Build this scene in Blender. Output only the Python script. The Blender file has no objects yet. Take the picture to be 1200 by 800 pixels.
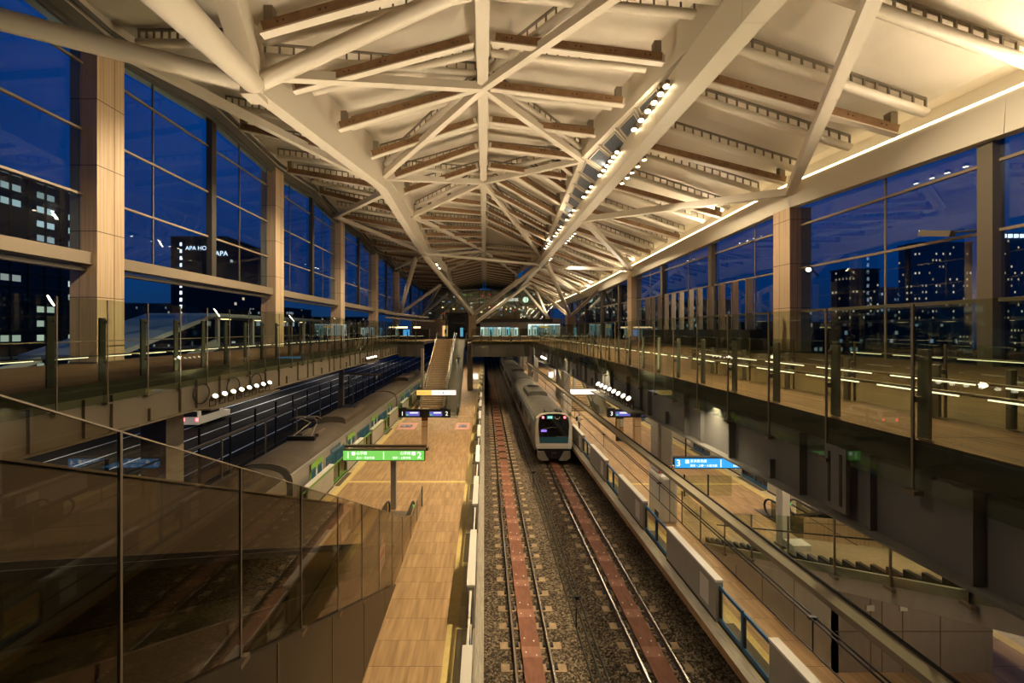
import bpy, math, random
from mathutils import Vector, Matrix, Euler
random.seed(7)
SC = bpy.context.scene
COL = SC.collection
ZC = 10.2      # height of the lens above the rail heads
ZP = 1.1       # platform surface
ZF = 8.7       # concourse surface
F = 406.0

# ------------------------------------------------------------------ materials
def mat(name, col, rough=0.5, metal=0.0, emit=None, estr=0.0, spec=0.5):
    m = bpy.data.materials.new(name); m.use_nodes = True
    b = m.node_tree.nodes['Principled BSDF']
    b.inputs['Base Color'].default_value = (*col, 1)
    b.inputs['Roughness'].default_value = rough
    b.inputs['Metallic'].default_value = metal
    b.inputs['Specular IOR Level'].default_value = spec
    if emit:
        b.inputs['Emission Color'].default_value = (*emit, 1)
        b.inputs['Emission Strength'].default_value = estr
    return m

def nd(m, typ, **kw):
    n = m.node_tree.nodes.new(typ)
    for k, v in kw.items(): setattr(n, k, v)
    return n

def lk(m, a, b): m.node_tree.links.new(a, b)

def ramp(m, fac, stops):
    r = nd(m, 'ShaderNodeValToRGB')
    els = r.color_ramp.elements
    while len(els) < len(stops): els.new(0.5)
    for e, (p, c) in zip(els, stops):
        e.position = p; e.color = (*c, 1)
    lk(m, fac, r.inputs[0])
    return r.outputs[0]

def vmap(m, scale, rot=(0, 0, 0)):
    g = nd(m, 'ShaderNodeNewGeometry')
    mp = nd(m, 'ShaderNodeMapping')
    mp.inputs['Scale'].default_value = scale
    mp.inputs['Rotation'].default_value = rot
    lk(m, g.outputs['Position'], mp.inputs['Vector'])
    return mp.outputs[0]

def bump(m, h, strength, dist=0.02):
    b = nd(m, 'ShaderNodeBump')
    b.inputs['Strength'].default_value = strength
    b.inputs['Distance'].default_value = dist
    lk(m, h, b.inputs['Height'])
    lk(m, b.outputs[0], m.node_tree.nodes['Principled BSDF'].inputs['Normal'])

def base(m): return m.node_tree.nodes['Principled BSDF'].inputs['Base Color']

def noisy(name, c1, c2, scale, rough=0.6, metal=0.0, bstr=0.0, detail=4):
    m = mat(name, c1, rough, metal)
    t = nd(m, 'ShaderNodeTexNoise'); t.inputs['Detail'].default_value = detail
    t.inputs['Scale'].default_value = 1.0
    lk(m, vmap(m, scale if isinstance(scale, tuple) else (scale,)*3), t.inputs['Vector'])
    lk(m, ramp(m, t.outputs[0], [(0.3, c1), (0.7, c2)]), base(m))
    if bstr: bump(m, t.outputs[0], bstr)
    return m

def ballast_mat(name, dark, mid, light):
    m = mat(name, mid, 0.95, spec=0.2)
    v = nd(m, 'ShaderNodeTexVoronoi'); v.inputs['Scale'].default_value = 1.0
    lk(m, vmap(m, (21, 21, 21)), v.inputs['Vector'])
    w = nd(m, 'ShaderNodeTexNoise'); w.inputs['Scale'].default_value = 0.8; w.inputs['Detail'].default_value = 3
    lk(m, vmap(m, (1, 1, 1)), w.inputs['Vector'])
    sep = nd(m, 'ShaderNodeSeparateColor'); lk(m, v.outputs['Color'], sep.inputs[0])
    a = nd(m, 'ShaderNodeMath', operation='MULTIPLY_ADD')
    lk(m, w.outputs[0], a.inputs[0]); a.inputs[1].default_value = 0.5; lk(m, sep.outputs[0], a.inputs[2])
    s = nd(m, 'ShaderNodeMath', operation='MULTIPLY'); lk(m, a.outputs[0], s.inputs[0]); s.inputs[1].default_value = 0.7
    lk(m, ramp(m, s.outputs[0], [(0.12, dark), (0.5, mid), (0.95, light)]), base(m))
    inv = nd(m, 'ShaderNodeMath', operation='SUBTRACT'); inv.inputs[0].default_value = 1.0; lk(m, v.outputs['Distance'], inv.inputs[1])
    bump(m, inv.outputs[0], 1.0, 0.06)
    return m

def plank_mat(name, c1, c2, c3, seam, length=0.78, width=0.125, rough=0.45):
    """wood look tiles: grain along Y, seams across"""
    m = mat(name, c1, rough)
    t = nd(m, 'ShaderNodeTexNoise'); t.inputs['Scale'].default_value = 1.0; t.inputs['Detail'].default_value = 5
    lk(m, vmap(m, (9, 0.9, 1)), t.inputs['Vector'])
    col = ramp(m, t.outputs[0], [(0.3, c1), (0.52, c2), (0.75, c3)])
    # narrow boards, each with its own tone, cut by cross seams
    g = nd(m, 'ShaderNodeNewGeometry'); sp = nd(m, 'ShaderNodeSeparateXYZ'); lk(m, g.outputs['Position'], sp.inputs[0])
    def mth(o, a, b):
        n = nd(m, 'ShaderNodeMath', operation=o); lk(m, a, n.inputs[0]); n.inputs[1].default_value = b
        return n.outputs[0]
    xs = mth('DIVIDE', sp.outputs[0], width); ys = mth('DIVIDE', sp.outputs[1], length)
    cb = nd(m, 'ShaderNodeCombineXYZ'); lk(m, mth('FLOOR', xs, 0), cb.inputs[0]); lk(m, mth('FLOOR', ys, 0), cb.inputs[1])
    wn = nd(m, 'ShaderNodeTexWhiteNoise', noise_dimensions='2D'); lk(m, cb.outputs[0], wn.inputs['Vector'])
    tone = ramp(m, wn.outputs['Value'], [(0.0, (.74, .72, .70)), (1.0, (1.0, 1.0, 1.0))])
    mx0 = nd(m, 'ShaderNodeMixRGB', blend_type='MULTIPLY'); mx0.inputs[0].default_value = 1
    lk(m, col, mx0.inputs[1]); lk(m, tone, mx0.inputs[2])
    sm = mth('LESS_THAN', mth('FRACT', ys, 0), 0.018)
    mx = nd(m, 'ShaderNodeMixRGB', blend_type='MULTIPLY'); lk(m, sm, mx.inputs[0]); mx.inputs[0].default_value = 0
    lk(m, sm, mx.inputs[0]); lk(m, mx0.outputs[0], mx.inputs[1]); mx.inputs[2].default_value = (*seam, 1)
    lk(m, mx.outputs[0], base(m))
    return m

def cladding_mat(name, c1, c2, c3, joint_h=2.9):
    """vertical grain timber boards with horizontal joints"""
    m = mat(name, c1, 0.5)
    t = nd(m, 'ShaderNodeTexNoise'); t.inputs['Scale'].default_value = 1.0; t.inputs['Detail'].default_value = 4
    lk(m, vmap(m, (14, 14, 0.25)), t.inputs['Vector'])
    col = ramp(m, t.outputs[0], [(0.3, c1), (0.5, c2), (0.72, c3)])
    g = nd(m, 'ShaderNodeNewGeometry'); s = nd(m, 'ShaderNodeSeparateXYZ'); lk(m, g.outputs['Position'], s.inputs[0])
    md = nd(m, 'ShaderNodeMath', operation='MODULO'); lk(m, s.outputs[2], md.inputs[0]); md.inputs[1].default_value = joint_h
    lt = nd(m, 'ShaderNodeMath', operation='LESS_THAN'); lk(m, md.outputs[0], lt.inputs[0]); lt.inputs[1].default_value = 0.035
    mx = nd(m, 'ShaderNodeMixRGB'); lk(m, lt.outputs[0], mx.inputs[0]); lk(m, col, mx.inputs[1]); mx.inputs[2].default_value = (0.1, 0.06, 0.03, 1)
    lk(m, mx.outputs[0], base(m))
    return m

def glass_mat(name, tint, f0=0.05, boost=1.0, rough=0.0):
    m = bpy.data.materials.new(name); m.use_nodes = True
    nt = m.node_tree; nt.nodes.clear()
    out = nd(m, 'ShaderNodeOutputMaterial')
    tr = nd(m, 'ShaderNodeBsdfTransparent'); tr.inputs[0].default_value = (*tint, 1)
    gl = nd(m, 'ShaderNodeBsdfGlossy'); gl.inputs['Roughness'].default_value = rough
    gl.inputs['Color'].default_value = (1, 1, 1, 1)
    g = nd(m, 'ShaderNodeNewGeometry')
    dt = nd(m, 'ShaderNodeVectorMath', operation='DOT_PRODUCT')
    lk(m, g.outputs['Normal'], dt.inputs[0]); lk(m, g.outputs['Incoming'], dt.inputs[1])
    ab = nd(m, 'ShaderNodeMath', operation='ABSOLUTE'); lk(m, dt.outputs['Value'], ab.inputs[0])
    om = nd(m, 'ShaderNodeMath', operation='SUBTRACT'); om.inputs[0].default_value = 1; lk(m, ab.outputs[0], om.inputs[1])
    pw = nd(m, 'ShaderNodeMath', operation='POWER'); lk(m, om.outputs[0], pw.inputs[0]); pw.inputs[1].default_value = 5
    ma = nd(m, 'ShaderNodeMath', operation='MULTIPLY_ADD', use_clamp=True)
    lk(m, pw.outputs[0], ma.inputs[0]); ma.inputs[1].default_value = (1 - f0) * boost; ma.inputs[2].default_value = f0 * boost
    mx = nd(m, 'ShaderNodeMixShader')
    lk(m, ma.outputs[0], mx.inputs[0]); lk(m, tr.outputs[0], mx.inputs[1]); lk(m, gl.outputs[0], mx.inputs[2])
    lk(m, mx.outputs[0], out.inputs[0])
    return m

def windows_mat(name, wallc, lit, cw, ch, thr, strength, lit2=None, fw=(0.2, 0.8), fh=(0.3, 0.75)):
    """dark facade with a grid of windows, some of them lit from inside"""
    m = mat(name, wallc, 0.6)
    g = nd(m, 'ShaderNodeNewGeometry'); s = nd(m, 'ShaderNodeSeparateXYZ'); lk(m, g.outputs['Position'], s.inputs[0])
    h = nd(m, 'ShaderNodeMath', operation='ADD'); lk(m, s.outputs[0], h.inputs[0]); lk(m, s.outputs[1], h.inputs[1])
    def cell(src, size):
        d = nd(m, 'ShaderNodeMath', operation='DIVIDE'); lk(m, src, d.inputs[0]); d.inputs[1].default_value = size
        fl = nd(m, 'ShaderNodeMath', operation='FLOOR'); lk(m, d.outputs[0], fl.inputs[0])
        fr = nd(m, 'ShaderNodeMath', operation='FRACT'); lk(m, d.outputs[0], fr.inputs[0])
        return fl.outputs[0], fr.outputs[0]
    fx, rx = cell(h.outputs[0], cw); fz, rz = cell(s.outputs[2], ch)
    cb = nd(m, 'ShaderNodeCombineXYZ'); lk(m, fx, cb.inputs[0]); lk(m, fz, cb.inputs[1])
    wn = nd(m, 'ShaderNodeTexWhiteNoise', noise_dimensions='2D'); lk(m, cb.outputs[0], wn.inputs['Vector'])
    def op(o, a, b):
        n = nd(m, 'ShaderNodeMath', operation=o); lk(m, a, n.inputs[0])
        if isinstance(b, (int, float)): n.inputs[1].default_value = b
        else: lk(m, b, n.inputs[1])
        return n.outputs[0]
    k = op('GREATER_THAN', wn.outputs['Value'], thr)
    for sgn, src, v in (('GREATER_THAN', rx, fw[0]), ('LESS_THAN', rx, fw[1]), ('GREATER_THAN', rz, fh[0]), ('LESS_THAN', rz, fh[1])):
        k = op('MULTIPLY', k, op(sgn, src, v))
    sp = nd(m, 'ShaderNodeSeparateColor'); lk(m, wn.outputs['Color'], sp.inputs[0])
    st = op('MULTIPLY', k, op('MULTIPLY', op('ADD', sp.outputs[1], 0.35), strength))
    b = m.node_tree.nodes['Principled BSDF']
    mx = nd(m, 'ShaderNodeMixRGB'); lk(m, sp.outputs[2], mx.inputs[0]); mx.inputs[1].default_value = (*lit, 1); mx.inputs[2].default_value = (*(lit2 or lit), 1)
    lk(m, mx.outputs[0], b.inputs['Emission Color']); lk(m, st, b.inputs['Emission Strength'])
    return m

M = {}
M['steel'] = mat('cream_painted_steel', (0.68, 0.60, 0.47), 0.42)
M['membrane'] = noisy('roof_membrane', (0.66, 0.58, 0.45), (0.71, 0.63, 0.50), 0.6, 0.7)
M['timber'] = noisy('laminated_timber', (0.20, 0.105, 0.045), (0.30, 0.17, 0.08), (3, 3, 3), 0.55)
M['clad'] = cladding_mat('column_cladding', (0.46, 0.31, 0.17), (0.55, 0.39, 0.23), (0.62, 0.46, 0.29))
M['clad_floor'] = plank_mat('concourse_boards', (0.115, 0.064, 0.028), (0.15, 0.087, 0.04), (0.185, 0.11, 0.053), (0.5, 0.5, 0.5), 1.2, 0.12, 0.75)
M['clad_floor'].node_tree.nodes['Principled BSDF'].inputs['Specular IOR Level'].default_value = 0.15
M['wall_wood'] = cladding_mat('far_wall_boards', (0.36, 0.24, 0.13), (0.45, 0.31, 0.18), (0.5, 0.36, 0.22), 2.4)
M['ballast'] = ballast_mat('ballast_stones', (0.014, 0.010, 0.007), (0.085, 0.062, 0.04), (0.30, 0.235, 0.16))
M['concrete'] = noisy('platform_concrete', (0.26, 0.22, 0.17), (0.34, 0.29, 0.22), 2.0, 0.85)
M['sleeper'] = noisy('sleeper_concrete', (0.22, 0.15, 0.09), (0.34, 0.24, 0.14), 5.0, 0.85)
M['rail_side'] = noisy('rusty_rail', (0.05, 0.025, 0.015), (0.09, 0.045, 0.025), 8.0, 0.7)
M['rail_top'] = mat('polished_rail_head', (0.75, 0.72, 0.68), 0.25, 1.0)
M['walkway'] = noisy('rust_red_plank', (0.13, 0.045, 0.022), (0.19, 0.075, 0.04), (9, 3, 3), 0.7, 0, 0.15)
M['walkway_joint'] = noisy('rust_red_joint', (0.2, 0.085, 0.05), (0.26, 0.12, 0.075), (9, 3, 3), 0.7)
M['bolt'] = mat('pale_bolt', (0.7, 0.66, 0.56), 0.4)
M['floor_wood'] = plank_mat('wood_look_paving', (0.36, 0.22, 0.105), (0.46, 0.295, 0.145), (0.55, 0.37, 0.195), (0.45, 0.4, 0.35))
M['tactile'] = noisy('yellow_tactile', (0.62, 0.47, 0.17), (0.70, 0.55, 0.22), 6.0, 0.6)
M['tile'] = plank_mat('pale_edge_tile', (0.55, 0.45, 0.25), (0.58, 0.48, 0.28), (0.62, 0.52, 0.31), (0.6, 0.55, 0.5), 0.6, 0.6)
M['grate'] = noisy('edge_grating', (0.28, 0.25, 0.2), (0.5, 0.45, 0.36), (40, 2.0, 1), 0.5, 0.3)
M['rubber'] = noisy('dark_gate_plate', (0.07, 0.055, 0.035), (0.13, 0.1, 0.065), (30, 1, 1), 0.7)
M['white_panel'] = mat('white_door_panel', (0.72, 0.68, 0.60), 0.4)
M['grey_panel'] = noisy('grey_door_panel', (0.33, 0.30, 0.25), (0.37, 0.34, 0.28), 1.5, 0.45)
M['blue'] = mat('blue_gate_paint', (0.03, 0.12, 0.26), 0.4)
M['green'] = mat('green_accent', (0.10, 0.30, 0.04), 0.45)
M['dark'] = mat('dark_metal', (0.03, 0.028, 0.026), 0.45, 0.3)
M['black'] = mat('black_plastic', (0.012, 0.012, 0.013), 0.35)
M['girder_l'] = mat('brown_grey_girder', (0.20, 0.165, 0.115), 0.55)
M['girder_r'] = mat('slate_girder', (0.15, 0.145, 0.13), 0.55)
M['slab'] = mat('dark_slab_edge', (0.05, 0.042, 0.03), 0.6)
M['bronze'] = mat('bronze_metal', (0.22, 0.175, 0.12), 0.4, 0.6)
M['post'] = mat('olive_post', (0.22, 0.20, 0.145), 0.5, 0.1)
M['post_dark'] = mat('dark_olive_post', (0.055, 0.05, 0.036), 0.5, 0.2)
M['spandrel'] = mat('bronze_spandrel', (0.26, 0.20, 0.13), 0.45, 0.2)
M['mullion'] = mat('dark_mullion', (0.055, 0.045, 0.034), 0.45, 0.3)
M['mullion_r'] = mat('grey_bronze_mullion', (0.16, 0.13, 0.09), 0.45, 0.3)
M['glass'] = glass_mat('barrier_glass', (0.83, 0.87, 0.79), 0.035)
M['glass_lower'] = glass_mat('stair_guard_glass', (0.80, 0.77, 0.70), 0.042, 1.0)
M['window_far'] = glass_mat('gallery_front_glass', (0.7, 0.74, 0.70), 0.16, 1.0)
M['window'] = glass_mat('facade_glass', (0.76, 0.84, 0.90), 0.045, 0.8)
M['window_r'] = glass_mat('right_facade_glass', (0.76, 0.84, 0.90), 0.085, 1.0)
M['balustrade_glass'] = glass_mat('balustrade_glass', (0.62, 0.62, 0.52), 0.03, 0.3)
M['gate_glass'] = glass_mat('gate_glass', (0.9, 0.9, 0.82), 0.03)
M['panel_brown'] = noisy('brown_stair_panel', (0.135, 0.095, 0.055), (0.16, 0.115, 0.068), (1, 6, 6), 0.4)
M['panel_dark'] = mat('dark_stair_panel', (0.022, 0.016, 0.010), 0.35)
M['panel_grey'] = noisy('grey_brown_panel', (0.31, 0.27, 0.21), (0.35, 0.305, 0.24), (5, 5, 1), 0.5)
M['step'] = noisy('stair_step', (0.30, 0.21, 0.11), (0.38, 0.27, 0.15), (3, 30, 3), 0.6)
M['esc_step'] = noisy('escalator_step', (0.05, 0.042, 0.018), (0.085, 0.07, 0.03), (40, 3, 3), 0.6, 0.0)
M['train_silver'] = noisy('stainless_body', (0.36, 0.34, 0.30), (0.42, 0.40, 0.35), (0.3, 0.3, 8), 0.35, 0.6)
M['train_roof'] = noisy('train_roof_grey', (0.14, 0.125, 0.10), (0.20, 0.18, 0.145), 1.2, 0.75)
M['train_roof_l'] = noisy('brown_train_roof', (0.055, 0.040, 0.026), (0.085, 0.062, 0.04), 1.2, 0.75)
M['train_white'] = mat('cab_white', (0.72, 0.66, 0.56), 0.35)
M['train_glass'] = mat('cab_glass', (0.008, 0.009, 0.01), 0.06, 0, spec=0.8)
M['train_blue'] = mat('sky_blue_band', (0.03, 0.13, 0.18), 0.4)
M['win_teal'] = mat('lit_train_window', (0.01, 0.02, 0.02), 0.1, 0, (0.10, 0.22, 0.22), 0.22)
M['win_dark'] = mat('dark_train_window', (0.012, 0.014, 0.014), 0.1)
M['tail'] = mat('red_tail_lamp', (0.3, 0.01, 0.02), 0.3, 0, (1.0, 0.08, 0.10), 8)
M['lens'] = mat('warm_lamp_lens', (1, 0.9, 0.7), 0.3, 0, (1.0, 0.80, 0.48), 22)
M['flood'] = mat('flood_lens', (1, 0.95, 0.85), 0.3, 0, (1.0, 0.90, 0.70), 7)
M['led'] = mat('handrail_led', (1, 0.9, 0.7), 0.3, 0, (1.0, 0.86, 0.58), 2.2)
M['cove'] = mat('cove_led', (1, 0.9, 0.7), 0.3, 0, (1.0, 0.82, 0.50), 6.0)
M['sign_green'] = mat('green_sign', (0.1, 0.4, 0.06), 0.3, 0, (0.22, 0.68, 0.12), 0.95)
M['sign_blue'] = mat('blue_sign', (0.02, 0.2, 0.6), 0.3, 0, (0.04, 0.40, 0.90), 1.0)
M['sign_white'] = mat('white_sign', (0.8, 0.8, 0.8), 0.3, 0, (0.90, 0.90, 0.86), 1.0)
M['sign_yellow'] = mat('yellow_sign', (0.8, 0.6, 0.1), 0.3, 0, (0.95, 0.66, 0.16), 0.9)
M['sign_text'] = mat('white_text', (0.9, 0.9, 0.9), 0.3, 0, (1, 1, 0.95), 1.3)
M['sign_dark_text'] = mat('slate_text', (0.05, 0.06, 0.1), 0.4)
M['screen'] = mat('led_screen', (0.02, 0.02, 0.06), 0.2, 0, (0.16, 0.16, 0.62), 0.9)
M['screen_green'] = mat('green_led', (0.02, 0.1, 0.02), 0.2, 0, (0.1, 0.7, 0.12), 1.0)
M['teal_led'] = mat('teal_display', (0.02, 0.1, 0.1), 0.2, 0, (0.05, 0.5, 0.42), 1.0)
M['purple_led'] = mat('violet_display', (0.05, 0.02, 0.1), 0.2, 0, (0.32, 0.2, 0.85), 1.2)
M['pink'] = mat('pink_sticker', (0.72, 0.38, 0.32), 0.5)
M['navy'] = mat('navy_print', (0.03, 0.045, 0.18), 0.5)
M['red'] = mat('red_print', (0.5, 0.03, 0.02), 0.5)
M['hatch_white'] = mat('hatch_white', (0.75, 0.70, 0.62), 0.5)
M['skin'] = mat('skin', (0.45, 0.28, 0.18), 0.55)
M['hair'] = mat('dark_hair', (0.015, 0.011, 0.009), 0.6)
M['shirt'] = mat('white_shirt', (0.75, 0.72, 0.66), 0.7)
M['trouser'] = mat('charcoal_trousers', (0.05, 0.045, 0.04), 0.8)
M['bag'] = mat('dark_bag', (0.035, 0.02, 0.018), 0.7)
M['orange'] = mat('orange_poster', (0.6, 0.3, 0.06), 0.5)
M['road'] = noisy('asphalt', (0.014, 0.013, 0.012), (0.022, 0.02, 0.018), 1.0, 0.8)
M['trail_paint'] = mat('light_trail_paint', (0.5, 0.55, 0.6), 0.6)  # pale tone of the painted-in light trails
M['road'].node_tree.nodes['Principled BSDF'].inputs['Specular IOR Level'].default_value = 0.05
M['ground'] = noisy('dark_ground', (0.020, 0.017, 0.012), (0.03, 0.026, 0.019), 0.5, 0.9)
M['ground'].node_tree.nodes['Principled BSDF'].inputs['Specular IOR Level'].default_value = 0.05
M['fin'] = noisy('pale_fin', (0.46, 0.40, 0.33), (0.60, 0.53, 0.44), (6, 6, 1.2), 0.5)
M['canopy'] = mat('pale_canopy', (0.42, 0.40, 0.38), 0.5)
M['shop_light'] = mat('lit_shopfront', (0.3, 0.4, 0.4), 0.3, 0, (0.50, 0.66, 0.62), 1.3)
M['shop_warm'] = mat('warm_downlight', (0.8, 0.6, 0.3), 0.3, 0, (1.0, 0.72, 0.36), 4.0)
M['blue_light'] = mat('blue_screen', (0.05, 0.2, 0.6), 0.3, 0, (0.08, 0.36, 0.9), 1.1)
M['cyan_light'] = mat('cyan_screen', (0.1, 0.4, 0.5), 0.3, 0, (0.2, 0.55, 0.7), 0.9)
M['office'] = windows_mat('office_facade', (0.022, 0.03, 0.042), (0.55, 0.68, 0.60), 6.0, 3.3, 0.42, 0.75, (0.62, 0.74, 0.72), (0.12, 0.66), (0.30, 0.72))
M['tower'] = windows_mat('dark_tower', (0.004, 0.005, 0.009), (0.7, 0.8, 0.9), 3.0, 3.2, 0.985, 0.8, (0.9, 0.7, 0.4))
M['apart'] = windows_mat('apartment_tower', (0.006, 0.008, 0.014), (1.0, 0.66, 0.30), 1.5, 2.8, 0.74, 0.8, (1.0, 0.90, 0.70), (0.3, 0.72), (0.35, 0.66))
M['lowrise'] = windows_mat('low_blocks', (0.008, 0.010, 0.016), (0.8, 0.8, 0.7), 1.6, 2.6, 0.86, 0.45, (0.5, 0.7, 1.0))
M['apa'] = mat('lit_letters', (1, 1, 1), 0.3, 0, (0.85, 0.9, 1.0), 2.0)

# ------------------------------------------------------------------ mesh builder
class MB:
    def __init__(s): s.v = []; s.f = []; s.mi = []; s.k = 0
    def _add(s, vs, fs):
        b = len(s.v); s.v += [tuple(v) for v in vs]
        for f in fs: s.f.append(tuple(b + i for i in f)); s.mi.append(s.k)
        return s
    def box(s, x0, x1, y0, y1, z0, z1):
        vs = [(x0,y0,z0),(x1,y0,z0),(x1,y1,z0),(x0,y1,z0),(x0,y0,z1),(x1,y0,z1),(x1,y1,z1),(x0,y1,z1)]
        return s._add(vs, [(0,3,2,1),(4,5,6,7),(0,1,5,4),(1,2,6,5),(2,3,7,6),(3,0,4,7)])
    def frame_of(s, p, q, up):
        p = Vector(p); q = Vector(q); d = (q - p).normalized(); u = Vector(up)
        r = d.cross(u)
        if r.length < 1e-5: r = d.cross(Vector((1, 0, 0)))
        r.normalize(); u = r.cross(d).normalized()
        return p, q, d, r, u
    def beam(s, p, q, w, h, up=(0, 0, 1), top=0.0, bev=0.0):
        """rectangular bar from p to q; top = how far its top lies above the line"""
        p, q, d, r, u = s.frame_of(p, q, up)
        lo, hi = top - h, top
        c = [(-w/2, lo), (w/2, lo), (w/2, hi), (-w/2, hi)]
        if bev:
            b = bev
            c = [(-w/2+b, lo), (w/2-b, lo), (w/2, lo+b), (w/2, hi-b), (w/2-b, hi), (-w/2+b, hi), (-w/2, hi-b), (-w/2, lo+b)]
        n = len(c)
        vs = [p + r*a + u*b for a, b in c] + [q + r*a + u*b for a, b in c]
        fs = [(i, (i+1) % n, n+(i+1) % n, n+i) for i in range(n)]
        fs += [tuple(range(n-1, -1, -1)), tuple(range(n, 2*n))]
        return s._add(vs, fs)
    def tube(s, p, q, r1, r2=None, n=10, cap=True):
        r2 = r1 if r2 is None else r2
        p, q, d, r, u = s.frame_of(p, q, (0, 0, 1) if abs((Vector(q)-Vector(p)).normalized().z) < .95 else (0, 1, 0))
        vs = []
        for c, R in ((p, r1), (q, r2)):
            for i in range(n):
                a = 2*math.pi*i/n
                vs.append(c + r*(R*math.cos(a)) + u*(R*math.sin(a)))
        fs = [(i, (i+1) % n, n+(i+1) % n, n+i) for i in range(n)]
        if cap: fs += [tuple(range(n-1, -1, -1)), tuple(range(n, 2*n))]
        return s._add(vs, fs)
    def path(s, pts, r, n=8):
        for a, b in zip(pts, pts[1:]): s.tube(a, b, r, n=n)
        return s
    def prism_y(s, prof, y0, y1):
        """profile in (x, z), extruded along y"""
        n = len(prof)
        vs = [(x, y0, z) for x, z in prof] + [(x, y1, z) for x, z in prof]
        fs = [(i, (i+1) % n, n+(i+1) % n, n+i) for i in range(n)]
        return s._add(vs, fs + [tuple(range(n-1, -1, -1)), tuple(range(n, 2*n))])
    def prism_x(s, prof, x0, x1):
        n = len(prof)
        vs = [(x0, y, z) for y, z in prof] + [(x1, y, z) for y, z in prof]
        fs = [(i, (i+1) % n, n+(i+1) % n, n+i) for i in range(n)]
        return s._add(vs, fs + [tuple(range(n-1, -1, -1)), tuple(range(n, 2*n))])
    def ring(s, c, R, r, axis='x', n=20, m=6, a0=0, a1=2*math.pi):
        pts = []
        for i in range(n+1):
            a = a0 + (a1-a0)*i/n
            if axis == 'x': pts.append((c[0], c[1]+R*math.cos(a), c[2]+R*math.sin(a)))
            else: pts.append((c[0]+R*math.cos(a), c[1], c[2]+R*math.sin(a)))
        return s.path(pts, r, m)
    def quad(s, a, b, c, d): return s._add([a, b, c, d], [(0, 1, 2, 3)])
    def ball(s, c, rx, ry, rz, n=10, m=6):
        vs = [(c[0], c[1], c[2]-rz)]
        for j in range(1, m):
            t = -math.pi/2 + math.pi*j/m
            for i in range(n):
                a = 2*math.pi*i/n
                vs.append((c[0]+rx*math.cos(t)*math.cos(a), c[1]+ry*math.cos(t)*math.sin(a), c[2]+rz*math.sin(t)))
        vs.append((c[0], c[1], c[2]+rz))
        fs = [(0, 1+(i+1) % n, 1+i) for i in range(n)]
        for j in range(m-2):
            for i in range(n):
                a = 1+j*n+i; b = 1+j*n+(i+1) % n
                fs.append((a, b, b+n, a+n))
        t = len(vs)-1; o = 1+(m-2)*n
        fs += [(o+i, o+(i+1) % n, t) for i in range(n)]
        return s._add(vs, fs)

def ob(name, mb, mats, parent=None, smooth=False, bevel=0.0):
    me = bpy.data.meshes.new(name)
    off = parent_off(parent)
    me.from_pydata([(x-off[0], y-off[1], z-off[2]) for x, y, z in mb.v], [], mb.f)
    if not isinstance(mats, (list, tuple)): mats = [mats]
    for m in mats: me.materials.append(M[m] if isinstance(m, str) else m)
    me.polygons.foreach_set('material_index', mb.mi)
    if smooth:
        me.polygons.foreach_set('use_smooth', [True]*len(me.polygons))
    me.update()
    o = bpy.data.objects.new(name, me); COL.objects.link(o)
    if parent: o.parent = parent
    if smooth:
        try: me.set_sharp_from_angle(angle=math.radians(40))
        except Exception: pass
    if bevel:
        b = o.modifiers.new('edge', 'BEVEL'); b.width = bevel; b.segments = 2; b.limit_method = 'ANGLE'
    return o

def parent_off(p):
    v = Vector((0, 0, 0))
    while p is not None: v += p.location; p = p.parent
    return v

def tag(o, label=None, cat=None, group=None, kind=None):
    if label: o['label'] = label
    if cat: o['category'] = cat
    if group: o['group'] = group
    if kind: o['kind'] = kind
    return o

def thing(name, label, cat, loc, group=None):
    o = bpy.data.objects.new(name, None); COL.objects.link(o); o.location = loc
    o.empty_display_size = 0.2
    return tag(o, label, cat, group, 'thing')

def single(name, mb, mats, label, cat, group=None, smooth=False, bevel=0.0):
    return tag(ob(name, mb, mats, None, smooth, bevel), label, cat, group, 'thing')

def struct(name, mb, mats, parent=None, smooth=False):
    o = ob(name, mb, mats, parent, smooth)
    if parent is None: o['kind'] = 'structure'
    return o

def copy_tree(o, loc=None, label=None, group=None, parent=None):
    c = o.copy(); COL.objects.link(c)
    if parent is not None: c.parent = parent
    if loc is not None: c.location = loc
    if label: c['label'] = label
    if group: c['group'] = group
    for ch in list(o.children): copy_tree(ch, parent=c)
    return c

ONES = 'zeroth first second third fourth fifth sixth seventh eighth ninth tenth eleventh twelfth thirteenth fourteenth fifteenth sixteenth seventeenth eighteenth nineteenth'.split()
TENS = {2: ('twentieth', 'twenty'), 3: ('thirtieth', 'thirty'), 4: ('fortieth', 'forty'), 5: ('fiftieth', 'fifty'), 6: ('sixtieth', 'sixty')}
def nth(n):
    if n < 20: return ONES[n]
    return TENS[n//10][0] if n % 10 == 0 else TENS[n//10][1] + '-' + ONES[n % 10]

TEXTS = []
def text(name, body, size, loc, parent, material='sign_text', rot=(math.pi/2, 0, 0), align='LEFT', sx=1.0):
    cu = bpy.data.curves.new(name, 'FONT'); cu.body = body; cu.size = size
    cu.align_x = align; cu.align_y = 'CENTER'; cu.extrude = 0.002
    cu.materials.append(M[material])
    o = bpy.data.objects.new(name, cu); COL.objects.link(o)
    o.location = Vector(loc) - parent_off(parent); o.rotation_euler = rot; o.scale = (sx, 1, 1); o.parent = parent
    TEXTS.append(o)
    return o

def lerp(a, b, t): return a + (b-a)*t
def poly_at(pts, y):
    """point of a polyline (increasing y) at the given y"""
    if y <= pts[0][1]: a, b = pts[0], pts[1]
    elif y >= pts[-1][1]: a, b = pts[-2], pts[-1]
    else:
        for a, b in zip(pts, pts[1:]):
            if a[1] <= y <= b[1]: break
    t = (y-a[1])/(b[1]-a[1])
    return Vector((lerp(a[0], b[0], t), y, lerp(a[2], b[2], t)))
def up(p, dz): return Vector((p[0], p[1], p[2]+dz))
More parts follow.
